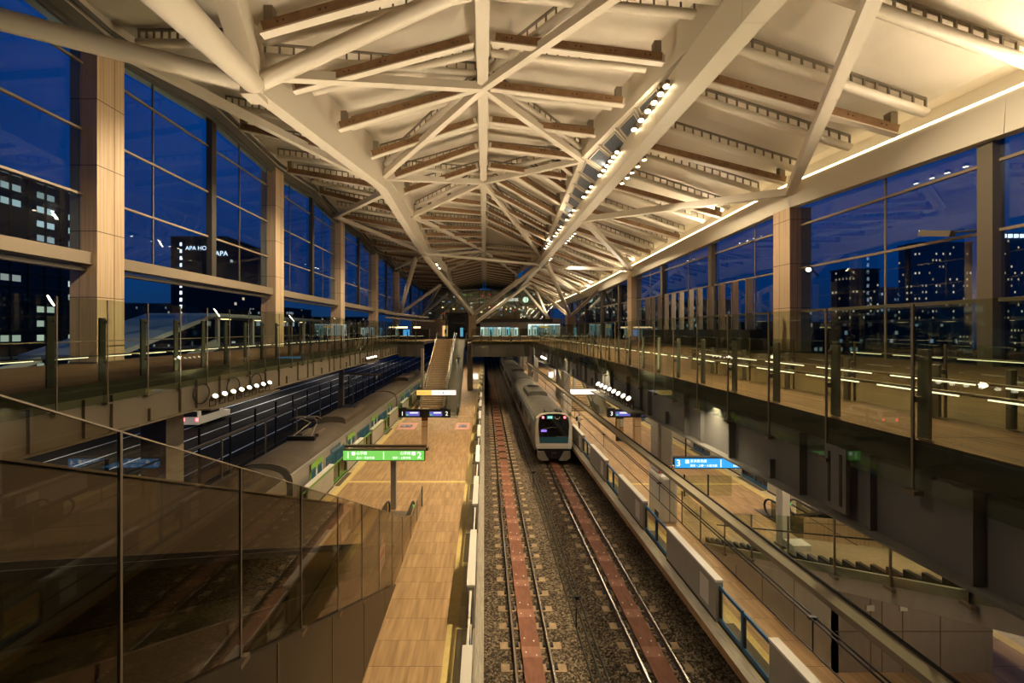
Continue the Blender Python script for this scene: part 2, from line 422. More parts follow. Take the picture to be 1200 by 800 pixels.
# ================================================================== ground, tracks, platforms
struct('floor', MB().box(-16.4, 24, -4, 150, -0.6, -0.17), 'ballast')
XA, XB, XC = 1.51, 5.37, -10.75         # track centres: empty track, blue train, green train

def rail_mb(x):
    m = MB()
    prof = [(-.07,-.15),(.07,-.15),(.07,-.135),(.012,-.12),(.012,-.045),(.034,-.035),(.034,-.004),(.028,0),(-.028,0),(-.034,-.004),(-.034,-.035),(-.012,-.045),(-.012,-.12),(-.07,-.135)]
    m.prism_y([(x+a, b) for a, b in prof], 4, 140)
    m.k = 1
    m.box(x-.027, x+.027, 4, 140, 0, .003)
    return m
for c, nm in ((XA, 'empty track beside the platform fence'), (XB, 'track the blue-banded train stands on')):
    for s, side in ((-1, 'left-hand'), (1, 'right-hand')):
        single('rail', rail_mb(c + s*.566), ['rail_side', 'rail_top'], f'{side.replace("-hand", "")} rail of the {nm}', 'rail', 'running rails')

def sleeper_mb(): return MB().box(-1.0, 1.0, -.125, .125, -.33, -.1515)
proto = None
def clip_mb(x, t):
    a, b = (x-.17, x-.085) if t < 0 else (x+.085, x+.17)
    m = MB(); m.box(a, b, -.07, .07, -.1513, -.10)
    return m
for c, nm in ((XA, 'empty left track'), (XB, 'track of the blue-banded train')):
    n = 0; y = 8.35
    while y < (62 if c == XA else 27):
        n += 1
        if n == 1:
            o = single('sleeper', sleeper_mb(), 'sleeper', 'x', 'railway sleeper')
            o.location = (c, y, 0)
            for s in (-1, 1):
                for t in (-1, 1): ob('rail_clip', clip_mb(s*.566, t), 'black', o)
            for ch in o.children:
                ch.location = (0, 0, 0)
                me = ch.data
                for v in me.vertices: v.co += Vector((c, y, 0))
            first = o
        else:
            if y < 24: o = copy_tree(first, (c, y, 0))
            else:
                o = first.copy(); COL.objects.link(o); o.location = (c, y, 0)
        o['label'] = f'concrete sleeper across the {nm}, {nth(n)} from the front' if n < 20 else f'concrete sleeper far along the {nm}'
        o['group'] = f'sleepers of the {nm}' if n < 20 else f'far sleepers of the {nm}'
        y += .752
# rust-red walkway planks between the rails
for c, nm in ((XA, 'empty left track'), (XB, 'track of the blue-banded train')):
    y = 8.2; n = 0; a = None
    while y < (70 if c == XA else 26.5):
        n += 1
        x = c - .02
        if n <= 12:
            m = MB(); m.box(x-.30, x+.30, y, y+1.13, -.10, -.045)
            o = single('walkway_plank', m, 'walkway', f'rust-red plank between the rails of the {nm}, {nth(n)} from the front', 'track plank', f'planks between the rails of the {nm}')
            m = MB(); m.box(x-.305, x+.305, y+1.13, y+1.50, -.11, -.04)
            ob('joint_plate', m, 'walkway_joint', o)
            for bx, by in ((-.17, .3), (.13, .2), (-.17, 1.3), (.15, 1.2)):
                ob('bolt', MB().tube((x+bx, y+by, -.06), (x+bx, y+by, -.032), .022, n=8), 'bolt', o)
            if n == 12: a = o
        else:
            o = a.copy(); COL.objects.link(o); o.location = (0, 1.5*(n-12), 0)
            j = a.children[0].copy(); COL.objects.link(j); j.parent = o
            o['label'] = f'rust-red plank far along the rails of the {nm}'; o['group'] = f'far planks of the {nm}'
        y += 1.5
# platforms
def platform(x0, x1):
    o = struct('floor', MB().box(x0, x1, -4, 150, .85, ZP), 'floor_wood')
    for xa, xb in ((x0+.8, x0+1.0), (x1-1.0, x1-.8)):
        ob('platform_wall', MB().box(xa, xb, -4, 150, -.4, .85), 'slab', o)  # dark material paints in the shade under the platform edge
    return o
platform(-9.25, -0.02); platform(6.82, 16.2)
def strip(x0, x1, m, y0=-4, y1=150, z=.006):
    o = struct('floor_marking', MB().box(x0, x1, y0, y1, ZP, ZP+z), m)
    return o
# edge zones: grating at the very edge, pale tiles by the doors, yellow tactile line
for e, s in ((-0.02, -1), (6.82, 1), (-9.25, 1), (16.2, -1)):
    def X(a, b): return (min(e+s*a, e+s*b), max(e+s*a, e+s*b))
    strip(*X(0, .36), 'grate')
    strip(*X(.36, .78), 'tile', z=.004)
    strip(*X(.78, 1.12), 'tactile', z=.012)
for y in (20.6, 32.0 + 4.3):
    strip(-8.2, -1.1, 'tactile', y, y+.22)
    strip(8.0, 15.2, 'tactile', y-.3, y-.08)
# ------------------------------------------------------------------ platform screen doors
def door_panel(x, y0, y1, accent, label, group, thick=.22, h=1.32):
    o = thing('platform_door_panel', label, 'platform barrier', (x, (y0+y1)/2, ZP), group)
    ob('panel_body', MB().box(x-thick/2, x+thick/2, y0, y1, ZP, ZP+h-.07), 'grey_panel', o, bevel=.015)
    ob('panel_cap', MB().box(x-thick/2-.015, x+thick/2+.015, y0, y1, ZP+h-.07, ZP+h), 'white_panel', o)
    s = 1 if x in (-.42, -8.85) else -1
    if accent: ob('accent_stripe', MB().box(x+thick/2, x+thick/2+.012, y0+.05, y1-.05, ZP+h-.20, ZP+h-.09), accent, o)
    ob('access_hatch', MB().box(x-thick/2-.006, x-thick/2, y0+.35, y0+.8, ZP+.25, ZP+1.05), 'white_panel', o)
    ob('kick_plate', MB().box(x-thick/2-.012, x+thick/2+.012, y0+.02, y1-.02, ZP, ZP+.09), 'dark', o)
    return o
def gate(x, y0, y1, frame, label, group):
    o = thing('sliding_platform_gate', label, 'platform gate', (x, (y0+y1)/2, ZP), group)
    ym = (y0+y1)/2
    for a, b in ((y0+.01, ym-.02), (ym+.02, y1-.01)):
        lf = ob('gate_leaf', MB().box(x-.03, x+.03, a, b, ZP+1.06, ZP+1.16), frame, o)
        ob('bottom_rail', MB().box(x-.03, x+.03, a, b, ZP+.06, ZP+.18), frame, lf)
        ob('gate_stile', MB().box(x-.028, x+.028, a, a+.05, ZP+.18, ZP+1.06), frame, lf)
        ob('gate_stile', MB().box(x-.028, x+.028, b-.05, b, ZP+.18, ZP+1.06), 'dark', lf)
        ob('gate_pane', MB().box(x-.008, x+.008, a+.05, b-.05, ZP+.18, ZP+1.06), 'gate_glass', lf)
    ob('floor_track', MB().box(x-.06, x+.06, y0, y1, ZP, ZP+.03), 'dark', o)
    return o
FENCES = [(7.30, 10.76-4.94, 'blue', 'blue', 'beside the blue-banded train', 'right', 13),
          (-.42, 10.55-4.94, 'white_panel', None, 'along the empty left track', 'left', 13),
          (-8.85, 12.2-9.88, 'green', 'green', 'along the green-striped train', 'left', 12),
          (16.0, 11.6, 'blue', 'blue', 'along the far edge, right platform', 'right', 8)]
for x, ys, frame, accent, nm, side, cnt in FENCES:
    for i in range(cnt):
        y0 = ys + 4.94*i
        door_panel(x, y0, y0+2.94, accent, f'white platform barrier panel {nm}, {nth(i+1)} from the front', f'barrier panels {nm}')
        g = gate(x, y0+2.94, y0+4.94, frame, f'glazed sliding gate {nm}, {nth(i+1)} from the front', f'sliding gates {nm}')
        sx = -1 if x in (-.42, 16.0) else 1
        single('boarding_plate', MB().box(min(x+sx*.12, x+sx*.42), max(x+sx*.12, x+sx*.42), y0+3.0, y0+4.9, ZP+.004, ZP+.014), 'rubber',
               f'dark ribbed plate by a gate {nm}, {nth(i+1)} from the front', 'floor plate', f'boarding plates {nm}')
# small posts on the grating of the left platform edge
# ------------------------------------------------------------------ overhead wires
def wires(x, zc, zm, label, y1):
    o = thing('overhead_wire', label, 'overhead wire', (x, 5, zc))
    ob('contact_wire', MB().tube((x, -2, zc), (x, y1, zc), .014, n=6), 'black', o)
    for s in (-.045, .045):
        ob('messenger_wire', MB().tube((x+s, -2, zm), (x+s, y1, zm), .016, n=6), 'black', o)
    y = 5.7
    while y < y1-2:
        d = ob('dropper', MB().tube((x, y, zc), (x, y, zm), .011, n=6), 'black', o)
        ob('clamp', MB().box(x-.07, x+.07, y-.025, y+.025, zm-.022, zm+.022), 'black', d)
        y += 5.0
    return o
wires(XB+.03, 4.9, 5.46, 'pair of black overhead wires above the blue-banded train', 100)
wires(XA, 5.3, 5.8, 'black overhead wires above the empty left track', 100)
# ------------------------------------------------------------------ blue train
def body_profile(cx, hw=1.475, zb=.95, zr=3.65):
    p = [(-hw+.06, zb), (hw-.06, zb), (hw, zb+.5), (hw, 2.9), (hw-.06, 3.15)]
    for i in range(0, 9):
        a = math.pi*i/8
        p.append(((hw-.12)*math.cos(a), 3.18 + (zr-3.18)*math.sin(a)))
    p += [(-hw+.06, 3.15), (-hw, 2.9), (-hw, zb+.5)]
    return [(cx+x, z) for x, z in p]
def roof_profile(cx, hw=1.36, z0=3.18, zr=3.65, t=.03):
    p = []
    for i in range(0, 11):
        a = math.pi*i/10
        p.append((cx + hw*math.cos(a), z0 + .02 + (zr+t-z0)*math.sin(a)))
    return p
def train_car(x, y0, name, label, roofm, stripe, win, doors_side, front=False, panto=False, green=False):
    y1 = y0 + 19.5
    o = thing(name, label, 'train', (x, (y0+y1)/2, 0))
    ob('body', MB().prism_y(body_profile(x), y0, y1), 'train_silver', o, smooth=True)
    ob('roof', MB().prism_y(roof_profile(x), y0+.02, y1-.02), roofm, o, smooth=True)
    m = MB()
    for b in (y0+2.8, y1-2.8):
        m.box(x-1.2, x+1.2, b-1.5, b+1.5, .12, .9)
    ob('bogie', m, 'black', o)
    ac = MB(); ym = (y0+y1)/2
    prof = [(x-.95, 3.55), (x+.95, 3.55), (x+.95, 3.86), (x+.8, 4.0), (x+.45, 4.07), (x-.45, 4.07), (x-.8, 4.0), (x-.95, 3.86)]
    ac.prism_y(prof, ym-2.1, ym+2.1)
    a = ob('air_conditioner', ac, roofm, o, smooth=True)
    ob('fan_grille', MB().box(x-.6, x+.6, ym+.7, ym+1.9, 4.06, 4.09), 'black', a)
    if win:
        for s in (-1, 1):
            xs = x + s*1.478
            def pl(ya, yb, za, zb, t=.012): return MB().box(min(xs, xs+s*t), max(xs, xs+s*t), ya, yb, za, zb)
            if stripe: ob('side_stripe', pl(y0+.1, y1-.1, 2.92, 3.02), stripe, o)
            for k in range(4):
                yd = y0 + 2.35 + 4.94*k
                d = ob('door', pl(yd-.7, yd+.7, 1.12, 2.98, .02), 'train_silver' if not green else 'train_white', o)
                if green: ob('door_band', pl(yd-.72, yd+.72, 2.55, 3.0, .03), 'green_light', d)
                for q in (-.36, .36):
                    ob('door_window', pl(yd+q-.24, yd+q+.24, 1.75, 2.7, .034), win, d)
                if green:
                    ob('door_edge', pl(yd-.72, yd-.62, 1.12, 3.0, .03), 'green_light', d)
                if k < 3:
                    w = ob('window', pl(yd+1.15, yd+3.8, 1.75, 2.7, .015), win, o)
                    ob('window_bar', pl(yd+2.45, yd+2.5, 1.75, 2.7, .02), 'dark', w)
            if green:
                ob('destination_panel', pl(y0+4.1, y0+5.5, 2.72, 2.98, .03), 'win_teal', o)
    if panto:
        yp = y0 + 4.2
        p = ob('pantograph', MB().box(x-.8, x+.8, yp-.7, yp-.5, 3.7, 3.95), 'dark', o)
        m = MB()
        for s in (-1, 1):
            m.tube((x+s*.55, yp-.6, 3.9), (x+s*.2, yp+.9, 4.35), .035); m.tube((x+s*.2, yp+.9, 4.35), (x+s*.5, yp-.1, 4.92), .03)
            m.box(x+s*.5-.12, x+s*.5+.12, yp+.2, yp+1.4, 3.66, 3.86)
        ob('pantograph_arm', m, 'bronze', p)
        m = MB()
        for d in (-.18, .18): m.path([(x-.85, yp-.1+d, 4.80), (x-.55, yp-.1+d, 4.93), (x+.55, yp-.1+d, 4.93), (x+.85, yp-.1+d, 4.80)], .028)
        ob('pan_head', m, 'bronze', p)
    return o
M['green_light'] = mat('leaf_green_band', (0.22, 0.42, 0.06), 0.4)
YF = 26.4
for i in range(3):
    o = train_car(XB-.09, YF+.35+20*i, 'commuter_train_car',
                  ['silver front car of the blue-banded train on the right track, red tail lamps lit', 'second car of the blue-banded train, behind its front car', 'third car of the blue-banded train, running under the far deck'][i],
                  'train_roof', 'train_blue', 'win_dark', True)
    o['group'] = 'cars of the blue-banded train'
    if i == 0: front = o
# cab front of the blue train
x = XB-.09
fp = [(x-1.36, 1.15), (x+1.36, 1.15), (x+1.42, 1.6), (x+1.42, 2.6), (x+1.30, 3.45), (x+1.0, 3.72), (x+.5, 3.83), (x-.5, 3.83), (x-1.0, 3.72), (x-1.30, 3.45), (x-1.42, 2.6), (x-1.42, 1.6)]
cab = ob('cab_front', MB().prism_y(fp, YF, YF+.40), 'train_white', front, smooth=False, bevel=.04)
gp = [(x-1.12, 2.03), (x+1.12, 2.03), (x+1.17, 2.9), (x+1.12, 3.5), (x+.85, 3.70), (x+.4, 3.77), (x-.4, 3.77), (x-.85, 3.70), (x-1.12, 3.5), (x-1.17, 2.9)]
ob('windscreen', MB().prism_y(gp, YF-.025, YF+.01), 'train_glass', cab)
ob('blue_band', MB().prism_y([(x-1.08, 1.55), (x+1.08, 1.55), (x+1.12, 2.03), (x-1.12, 2.03)], YF-.02, YF+.01), 'train_blue', cab)
ob('bumper', MB().prism_y([(x-1.30, 1.15), (x+1.30, 1.15), (x+1.34, 1.42), (x-1.34, 1.42)], YF-.07, YF+.02), 'train_white', cab)
for s in (-1, 1):
    ob('tail_lamp', MB().tube((x+s*.82, YF-.06, 3.52), (x+s*.82, YF-.02, 3.52), .085, n=14), 'tail', cab)
    ob('skirt', MB().prism_y([(x+s*1.25, .95), (x+s*1.25, .45), (x+s*.95, .25), (x+s*.35, .25), (x+s*.55, .55), (x+s*.75, .95)], YF-.1, YF+.25), 'train_silver', cab)
ob('coupler', MB().box(x-.18, x+.18, YF-.3, YF+.3, .5, .85), 'black', cab)
ob('underframe', MB().box(x-1.2, x+1.2, YF+.02, YF+.6, .35, 1.15), 'black', cab)
d = ob('destination_display', MB().box(x-.52, x-.08, YF-.045, YF-.02, 3.41, 3.63), 'teal_led', cab)
text('destination_lettering', '大宮', .16, (x-.3, YF-.05, 3.52), cab, 'sign_text', align='CENTER')
m = MB(); m.ring((x+.25, YF-.04, 3.58), .19, .025, 'y', 10, 6, math.pi, 2*math.pi)
ob('emblem', m, 'white_panel', cab)
ob('number_display', MB().box(x-.98, x-.55, YF-.05, YF-.02, 2.42, 2.58), 'purple_led', cab)
m = MB(); m.tube((x-.9, YF-.06, 2.62), (x-.15, YF-.06, 2.78), .018); m.tube((x-.15, YF-.06, 2.78), (x+.2, YF-.06, 2.74), .015)
ob('wiper', m, 'bronze', cab)
ob('step_plate', MB().box(x+.15, x+1.0, YF-.04, YF, 2.04, 2.08), 'bronze', cab)
for sx, hh in ((-.55, .32), (.45, .42)):
    ob('aerial', MB().tube((x+sx, YF+1.0, 3.6), (x+sx, YF+1.0, 3.6+hh), .03, .012), 'dark', front)
ob('horn_box', MB().box(x+.35, x+.75, YF+.6, YF+1.4, 3.6, 3.85), 'dark', front)
# green train on the left
for i in range(3):
    o = train_car(XC, 16.75-20+20*i, 'commuter_train_car',
                  ['nearest silver car of the green-striped train, seen through the stair glass', 'middle car of the green-striped train, folded pantograph on its brown roof', 'farther car of the green-striped train, beside the far stairs'][i],
                  'train_roof_l', None, 'win_teal', True, panto=(i == 1), green=True)
    o['group'] = 'cars of the green-striped train'
# ------------------------------------------------------------------ yard and street left of the tracks
g = struct('ground', MB().box(-170, -16.4, -60, 420, -.8, -.25), 'ground')
struct('ground', MB().box(24, 260, -60, 420, -.8, -.25), 'ground')
struct('ground', MB().box(-16.4, 24, 150, 420, -.8, -.25), 'ground')
r = struct('road', MB().box(-48, -20.5, -20, 150, -.25, -.2), 'road')
for xx in (-21.3, -24.6, -27.9, -31.2, -34.5, -38, -42):  # pale lines painted in for the light trails of passing cars
    struct('light_trail', MB().box(xx-.09, xx+.09, -10, 140, -.2, -.19), 'trail_paint')
m = MB()
o = thing('yard_fence', 'long bronze handrail fence with thin posts beside the road', 'fence', (-15.2, 20, 0))
ob('top_rail', MB().box(-15.28, -15.12, 2, 90, 3.9, 4.02), 'bronze', o)
for i in range(22):
    ob('post', MB().box(-15.24, -15.16, 4+4*i, 4.08+4*i, -.2, 3.9), 'bronze', o)
o2 = thing('mesh_fence', 'black wire fence of slim posts behind the yard handrail', 'fence', (-17.5, 20, 0))
ob('mesh_rail', MB().box(-17.54, -17.46, 2, 90, 3.0, 3.05), 'black', o2)
ob('mesh_rail', MB().box(-17.54, -17.46, 2, 90, .6, .65), 'black', o2)
for i in range(30):
    ob('post', MB().box(-17.55, -17.45, 3+2.6*i, 3.1+2.6*i, -.3, 4.2), 'black', o2)
ob('retaining_wall', MB().box(-16.9, -16.4, -4, 150, -.6, .4), 'concrete', o)
# parked white van with tail lamps
o = thing('white_van', 'white van with glowing red tail lamps on the road', 'van', (-31, 37, -.2))
vx, vy, vz = -31.0, 36.5, -.2
ob('body', MB().prism_x([(vy, vz+.35), (vy+4.6, vz+.35), (vy+4.6, vz+1.0), (vy+3.7, vz+1.15), (vy+3.0, vz+1.85), (vy+.1, vz+1.9), (vy, vz+1.0)], vx-.85, vx+.85), 'white_panel', o, bevel=.05)
ob('rear_window', MB().box(vx-.7, vx+.7, vy-.02, vy+.03, vz+1.2, vz+1.75), 'black', o)
for s in (-1, 1):
    ob('side_window', MB().box(vx+s*.85-.01, vx+s*.85+.01, vy+.4, vy+2.9, vz+1.2, vz+1.7), 'black', o)
    ob('tail_lamp', MB().box(vx+s*.72-.12, vx+s*.72+.12, vy-.04, vy, vz+.75, vz+1.05), 'tail', o)
    for yy in (.9, 3.6):
        ob('wheel', MB().tube((vx+s*.8, vy+yy, vz+.33), (vx+s*.6, vy+yy, vz+.33), .33, n=16), 'black', o)
# catenary bracket left of the green train
o = thing('catenary_mast', 'bronze mast with a horizontal bracket arm beside the green-striped train', 'mast', (-14.0, 34, 0))
ob('mast_pole', MB().box(-14.3, -13.9, 34, 34.4, -.2, 6.9), 'bronze', o)
ob('bracket_arm', MB().tube((-14.1, 34, 5.9), (-10.2, 34, 5.75), .09), 'bronze', o)
ob('bracket_stay', MB().tube((-14.1, 34, 4.6), (-12.6, 34, 5.8), .06), 'bronze', o)
for xx in (-12.6, -10.6):
    ob('insulator', MB().tube((xx, 34, 5.7), (xx, 34, 5.35), .09, .05), 'white_panel', o)
# ================================================================== concourse slabs and girders
YD = 44.0      # front edge of the far deck
def slab(x0, x1, y0, y1, edge='slab'):
    m = MB(); m.box(x0, x1, y0, y1, 8.3, ZF-.02); o = struct('floor', m, edge)
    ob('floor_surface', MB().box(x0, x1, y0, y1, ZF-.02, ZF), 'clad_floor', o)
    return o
slab(-18.4, -11.03, -3, YD)
slab(5.9, 7.9, -3, YD); slab(13.7, 21.6, -3, YD); slab(7.9, 13.7, 5.0, YD); slab(-18.4, 21.6, 99, 150)  # last slab is unseen, added to shade the ground at the far end
slab(-18.4, -7.7, YD, 99); slab(-1.7, 21.6, YD, 99); slab(-7.7, -1.7, 53.2, 99)

def girder(name, p, q, z0, z1, out, material, label, step, light=None):
    """plate girder along p-q with stiffeners standing out on the side 'out'"""
    p = Vector(p); q = Vector(q); d = (q-p).normalized(); n = Vector(out)
    o = thing(name, label, 'girder', ((p+q)/2).to_tuple()[:2] + (z0,), 'plate girders around the track opening')
    h = z1-z0
    ob('web_plate', MB().beam(up(p, z1), up(q, z1), .04, h), material, o)
    ob('bottom_flange', MB().beam(up(p+n*.02, z0), up(q+n*.02, z0), .42, .045), material, o)
    L = (q-p).length; t = step*.4; k = 0
    while t < L:
        a = p + d*t
        wide = (.15 if k % 2 == 0 else .11) if n.x < .5 else .095
        hh = 0 if k % 3 else 0
        top = z1-.02 if k % 4 != 3 else z0+.42
        m = MB(); m.beam(up(a + n*.02, (z0+top)/2), up(a + n*(.02+wide), (z0+top)/2), .03, top-z0-.02, top=(top-z0-.02)/2)
        ob('stiffener', m, material, o)
        t += step*(1.0 if k % 3 else .62); k += 1
    return o
girder('plate_girder', (-11.05, 0, 0), (-11.05, YD, 0), 7.2, 8.3, (1, 0, 0), 'girder_l', 'long brown-grey plate girder with stiffeners under the left gallery', 1.15)
girder('plate_girder', (6.05, 0, 0), (6.05, YD, 0), 7.1, 8.3, (-1, 0, 0), 'girder_r', 'long dark slate plate girder with stiffeners under the right gallery', 1.15)
girder('plate_girder', (-1.7, YD+.1, 0), (5.75, YD+.1, 0), 6.8, 8.3, (0, -1, 0), 'girder_r', 'dark girder of the far deck crossing above the tracks', 1.2)
girder('plate_girder', (-11.0, YD+.1, 0), (-7.7, YD+.1, 0), 6.8, 8.3, (0, -1, 0), 'girder_r', 'short dark girder of the far deck left of the far stairs', 1.1)
# drilled vertical connection plate on the near right girder
m = MB(); m.box(5.84, 5.90, 5.60, 5.95, 7.2, 8.25)
o = single('connection_plate', m, 'girder_r', 'drilled vertical connection plate bolted to the dark right girder', 'steel plate')
for yy in (5.68, 5.87):
    ob('bolt_row', MB().box(5.83, 5.84, yy-.02, yy+.02, 7.3, 8.15), 'black', o)
# ------------------------------------------------------------------ glass barriers
def barrier(p, q, zb, zt, post_z0, post_top, n, label, group, post_w=.12, mat_='glass', pm='post'):
    """glass panel p->q, slim joint bar and clamps at p, flat post on the floor side n"""
    p = Vector(p); q = Vector(q); nv = Vector(n); d = (q-p).normalized()
    o = thing('glass_barrier_panel', label, 'glass barrier', (p.x, p.y, zb), group)
    ob('pane', MB().beam(up(p+d*.015, zt), up(q-d*.015, zt), .02, zt-zb), mat_, o)
    j = ob('joint_bar', MB().beam(up(p, zb-.03), up(p, zt), .026, .026, up=(0, 1, 0), top=.013), 'bronze', o)
    ob('foot_clamp', MB().box(p.x-.07, p.x+.07, p.y-.07, p.y+.07, zb-.06, zb-.006), 'bronze', j)
    for zz in (ZF+.55, post_top-.12):
        c = p + nv*.045
        ob('clamp', MB().box(c.x-.03, c.x+.03, c.y-.03, c.y+.03, zz-.04, zz+.04), 'bronze', j)
    a = p + nv*.16
    ob('post', MB().beam(up(a, post_z0), up(a, post_top), post_w, .05, up=nv, top=.025), pm, o)
    return o
LED_W = .014
def handrail(pts, z, label, pitch, n, led=True, mat_='bronze'):
    p, q = Vector(pts[0]), Vector(pts[1]); d = (q-p).normalized()
    o = thing('handrail', label, 'handrail', (p.x, p.y, z))
    ob('rail_tube', MB().tube(up(p, z), up(q, z), .022, n=8), mat_, o)
    if led:
        L = (q-p).length; t = .1
        while t < L - pitch*.5:
            a = p + d*t; b = p + d*min(L, t + pitch*.78)
            ob('led_strip', MB().beam(up(a, z-.024), up(b, z-.024), LED_W, .018), 'led', o)
            t += pitch
    return o
y = 5.24; k = 0
while y < YD-.5:
    k += 1
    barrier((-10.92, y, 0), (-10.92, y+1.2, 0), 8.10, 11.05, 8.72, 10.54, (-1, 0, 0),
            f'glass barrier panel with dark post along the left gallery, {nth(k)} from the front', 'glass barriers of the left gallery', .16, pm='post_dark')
    y += 1.2
y = 2.34; k = 0
while y < YD-.5:
    k += 1
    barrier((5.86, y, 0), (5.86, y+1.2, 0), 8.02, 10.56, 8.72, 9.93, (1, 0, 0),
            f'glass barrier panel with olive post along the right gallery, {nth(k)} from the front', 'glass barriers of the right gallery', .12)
    y += 1.2
for i in range(6):
    barrier((-1.6+1.24*i, YD, 0), (-1.6+1.24*(i+1), YD, 0), 8.3, 10.3, 8.72, 9.9, (0, 1, 0),
            f'glass barrier panel on the far deck above the tracks, {nth(i+1)} from the stairs', 'glass barriers of the far deck')
for i in range(3):
    barrier((-10.9+1.07*i, YD, 0), (-10.9+1.07*(i+1), YD, 0), 8.3, 10.3, 8.72, 9.9, (0, 1, 0),
            f'glass barrier panel on the far deck left of the stairs, {nth(i+1)} from the left gallery', 'glass barriers left of the far stairs')
handrail([(-11.25, 4, 0), (-11.25, YD, 0)], 9.44, 'left gallery handrail with a glowing dashed light strip', 1.2, None)
handrail([(6.16, 2, 0), (6.16, YD, 0)], 9.37, 'right gallery handrail with a glowing dashed light strip', 1.2, None)
handrail([(-1.6, YD+.3, 0), (5.8, YD+.3, 0)], 9.4, 'handrail with light strip on the far deck above the tracks', 1.2, None)
handrail([(-10.9, YD+.3, 0), (-7.8, YD+.3, 0)], 9.4, 'short handrail with light strip left of the far stairs', 1.1, None)
handrail([(-16.8, 4, 0), (-16.8, YD+20, 0)], 9.7, 'thin handrail in front of the left window wall', 1.6, None, led=False)
# guard around the right stair well
for i in range(7):
    y = 3.0 + 1.45*i
    o = barrier((7.85, y, 0), (7.85, y+1.45, 0), 8.5, 9.95, 8.72, 9.6, (-1, 0, 0),
                f'glass guard panel beside the right stair well, {nth(i+1)} from the front', 'guards of the right stair well', .10)
handrail([(7.65, 2.4, 0), (7.65, 13.1, 0)], 9.37, 'handrail with light strip beside the right stair well', 1.45, None)
handrail([(13.85, 2.4, 0), (13.85, 13.1, 0)], 9.37, 'handrail with light strip on the far side of the right stair well', 1.6, None)
for i in range(4):
    x = 7.85+1.46*i
    barrier((x, 5.0, 0), (x+1.46, 5.0, 0), 8.5, 9.95, 8.72, 9.6, (0, 1, 0),
            f'glass guard panel across the head of the right stair well, {nth(i+1)} from the left', 'guards across the right stair well', .10)
# ------------------------------------------------------------------ near left stairs and escalator
M['bronze_light'] = mat('pale_bronze', (0.36, 0.30, 0.22), 0.4, 0.3)
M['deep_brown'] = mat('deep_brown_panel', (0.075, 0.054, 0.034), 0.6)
def zl(y): return ZC - (1.535 + .61*y)            # foot line of the glass
o = thing('stair_enclosure', 'dark panelled enclosure of the stairs at the lower left, glass guards on its sloping edge', 'stairs', (-5, 8, ZP))
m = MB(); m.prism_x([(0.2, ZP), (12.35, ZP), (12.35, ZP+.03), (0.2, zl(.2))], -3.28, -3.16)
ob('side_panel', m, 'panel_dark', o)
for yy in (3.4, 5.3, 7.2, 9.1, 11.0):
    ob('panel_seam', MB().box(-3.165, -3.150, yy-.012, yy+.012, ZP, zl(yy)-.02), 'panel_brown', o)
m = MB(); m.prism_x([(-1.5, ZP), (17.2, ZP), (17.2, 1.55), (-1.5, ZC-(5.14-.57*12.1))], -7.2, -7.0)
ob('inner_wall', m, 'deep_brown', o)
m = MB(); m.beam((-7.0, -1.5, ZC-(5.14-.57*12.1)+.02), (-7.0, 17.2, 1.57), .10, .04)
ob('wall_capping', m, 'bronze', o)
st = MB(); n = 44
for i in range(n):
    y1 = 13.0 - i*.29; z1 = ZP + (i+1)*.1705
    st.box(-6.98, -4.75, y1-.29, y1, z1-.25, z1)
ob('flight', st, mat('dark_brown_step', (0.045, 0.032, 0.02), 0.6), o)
m = MB(); m.beam((-4.72, 13.2, ZP+.15), (-4.72, 0.4, ZP+7.75), .10, .5)
ob('stringer', m, 'deep_brown', o)
yp = [1.55, 3.06, 4.57, 6.08, 7.6, 9.1, 10.6, 12.1, 13.6, 15.1, 16.5, 17.85]
def ztop(y): return max(zl(y) + 2.5, ZP + 1.0)
def zbot(y): return max(zl(y), ZP)
for i, (a, b) in enumerate(zip(yp, yp[1:])):
    g = thing('glass_guard_panel', f'tall glass guard panel along the lower left stairs, {nth(i+1)} from the front', 'glass guard', (-3.22, a, zbot(a)), 'glass guards of the lower left stairs')
    prof = [(a+.012, zbot(a)), (b-.012, zbot(b)), (b-.012, ztop(b)), (a+.012, ztop(a))]
    if a < 12.35 < b: prof = [(a+.012, zbot(a)), (12.35, ZP), (b-.012, ZP), (b-.012, ztop(b)), (a+.012, ztop(a))]
    ob('pane', MB().prism_x(prof, -3.23, -3.21), 'glass_lower', g)
    ob('joint_bar', MB().box(-3.235, -3.205, a-.010, a+.010, zbot(a)-.05, ztop(a)), 'bronze', g)
    ob('edge_bead', MB().beam((-3.22, a, ztop(a)+.008), (-3.22, b, ztop(b)+.008), .024, .012), 'bronze_light', g)
    ob('foot_clamp', MB().box(-3.27, -3.15, a-.09, a+.09, zbot(a)-.09, zbot(a)-.02), 'bronze', g)
ob_end = single('guard_end_post', MB().box(-3.25, -3.19, 17.82, 17.88, ZP, ZP+1.02), 'dark', 'slim dark end post of the glass guard at the foot of the left stairs', 'post')

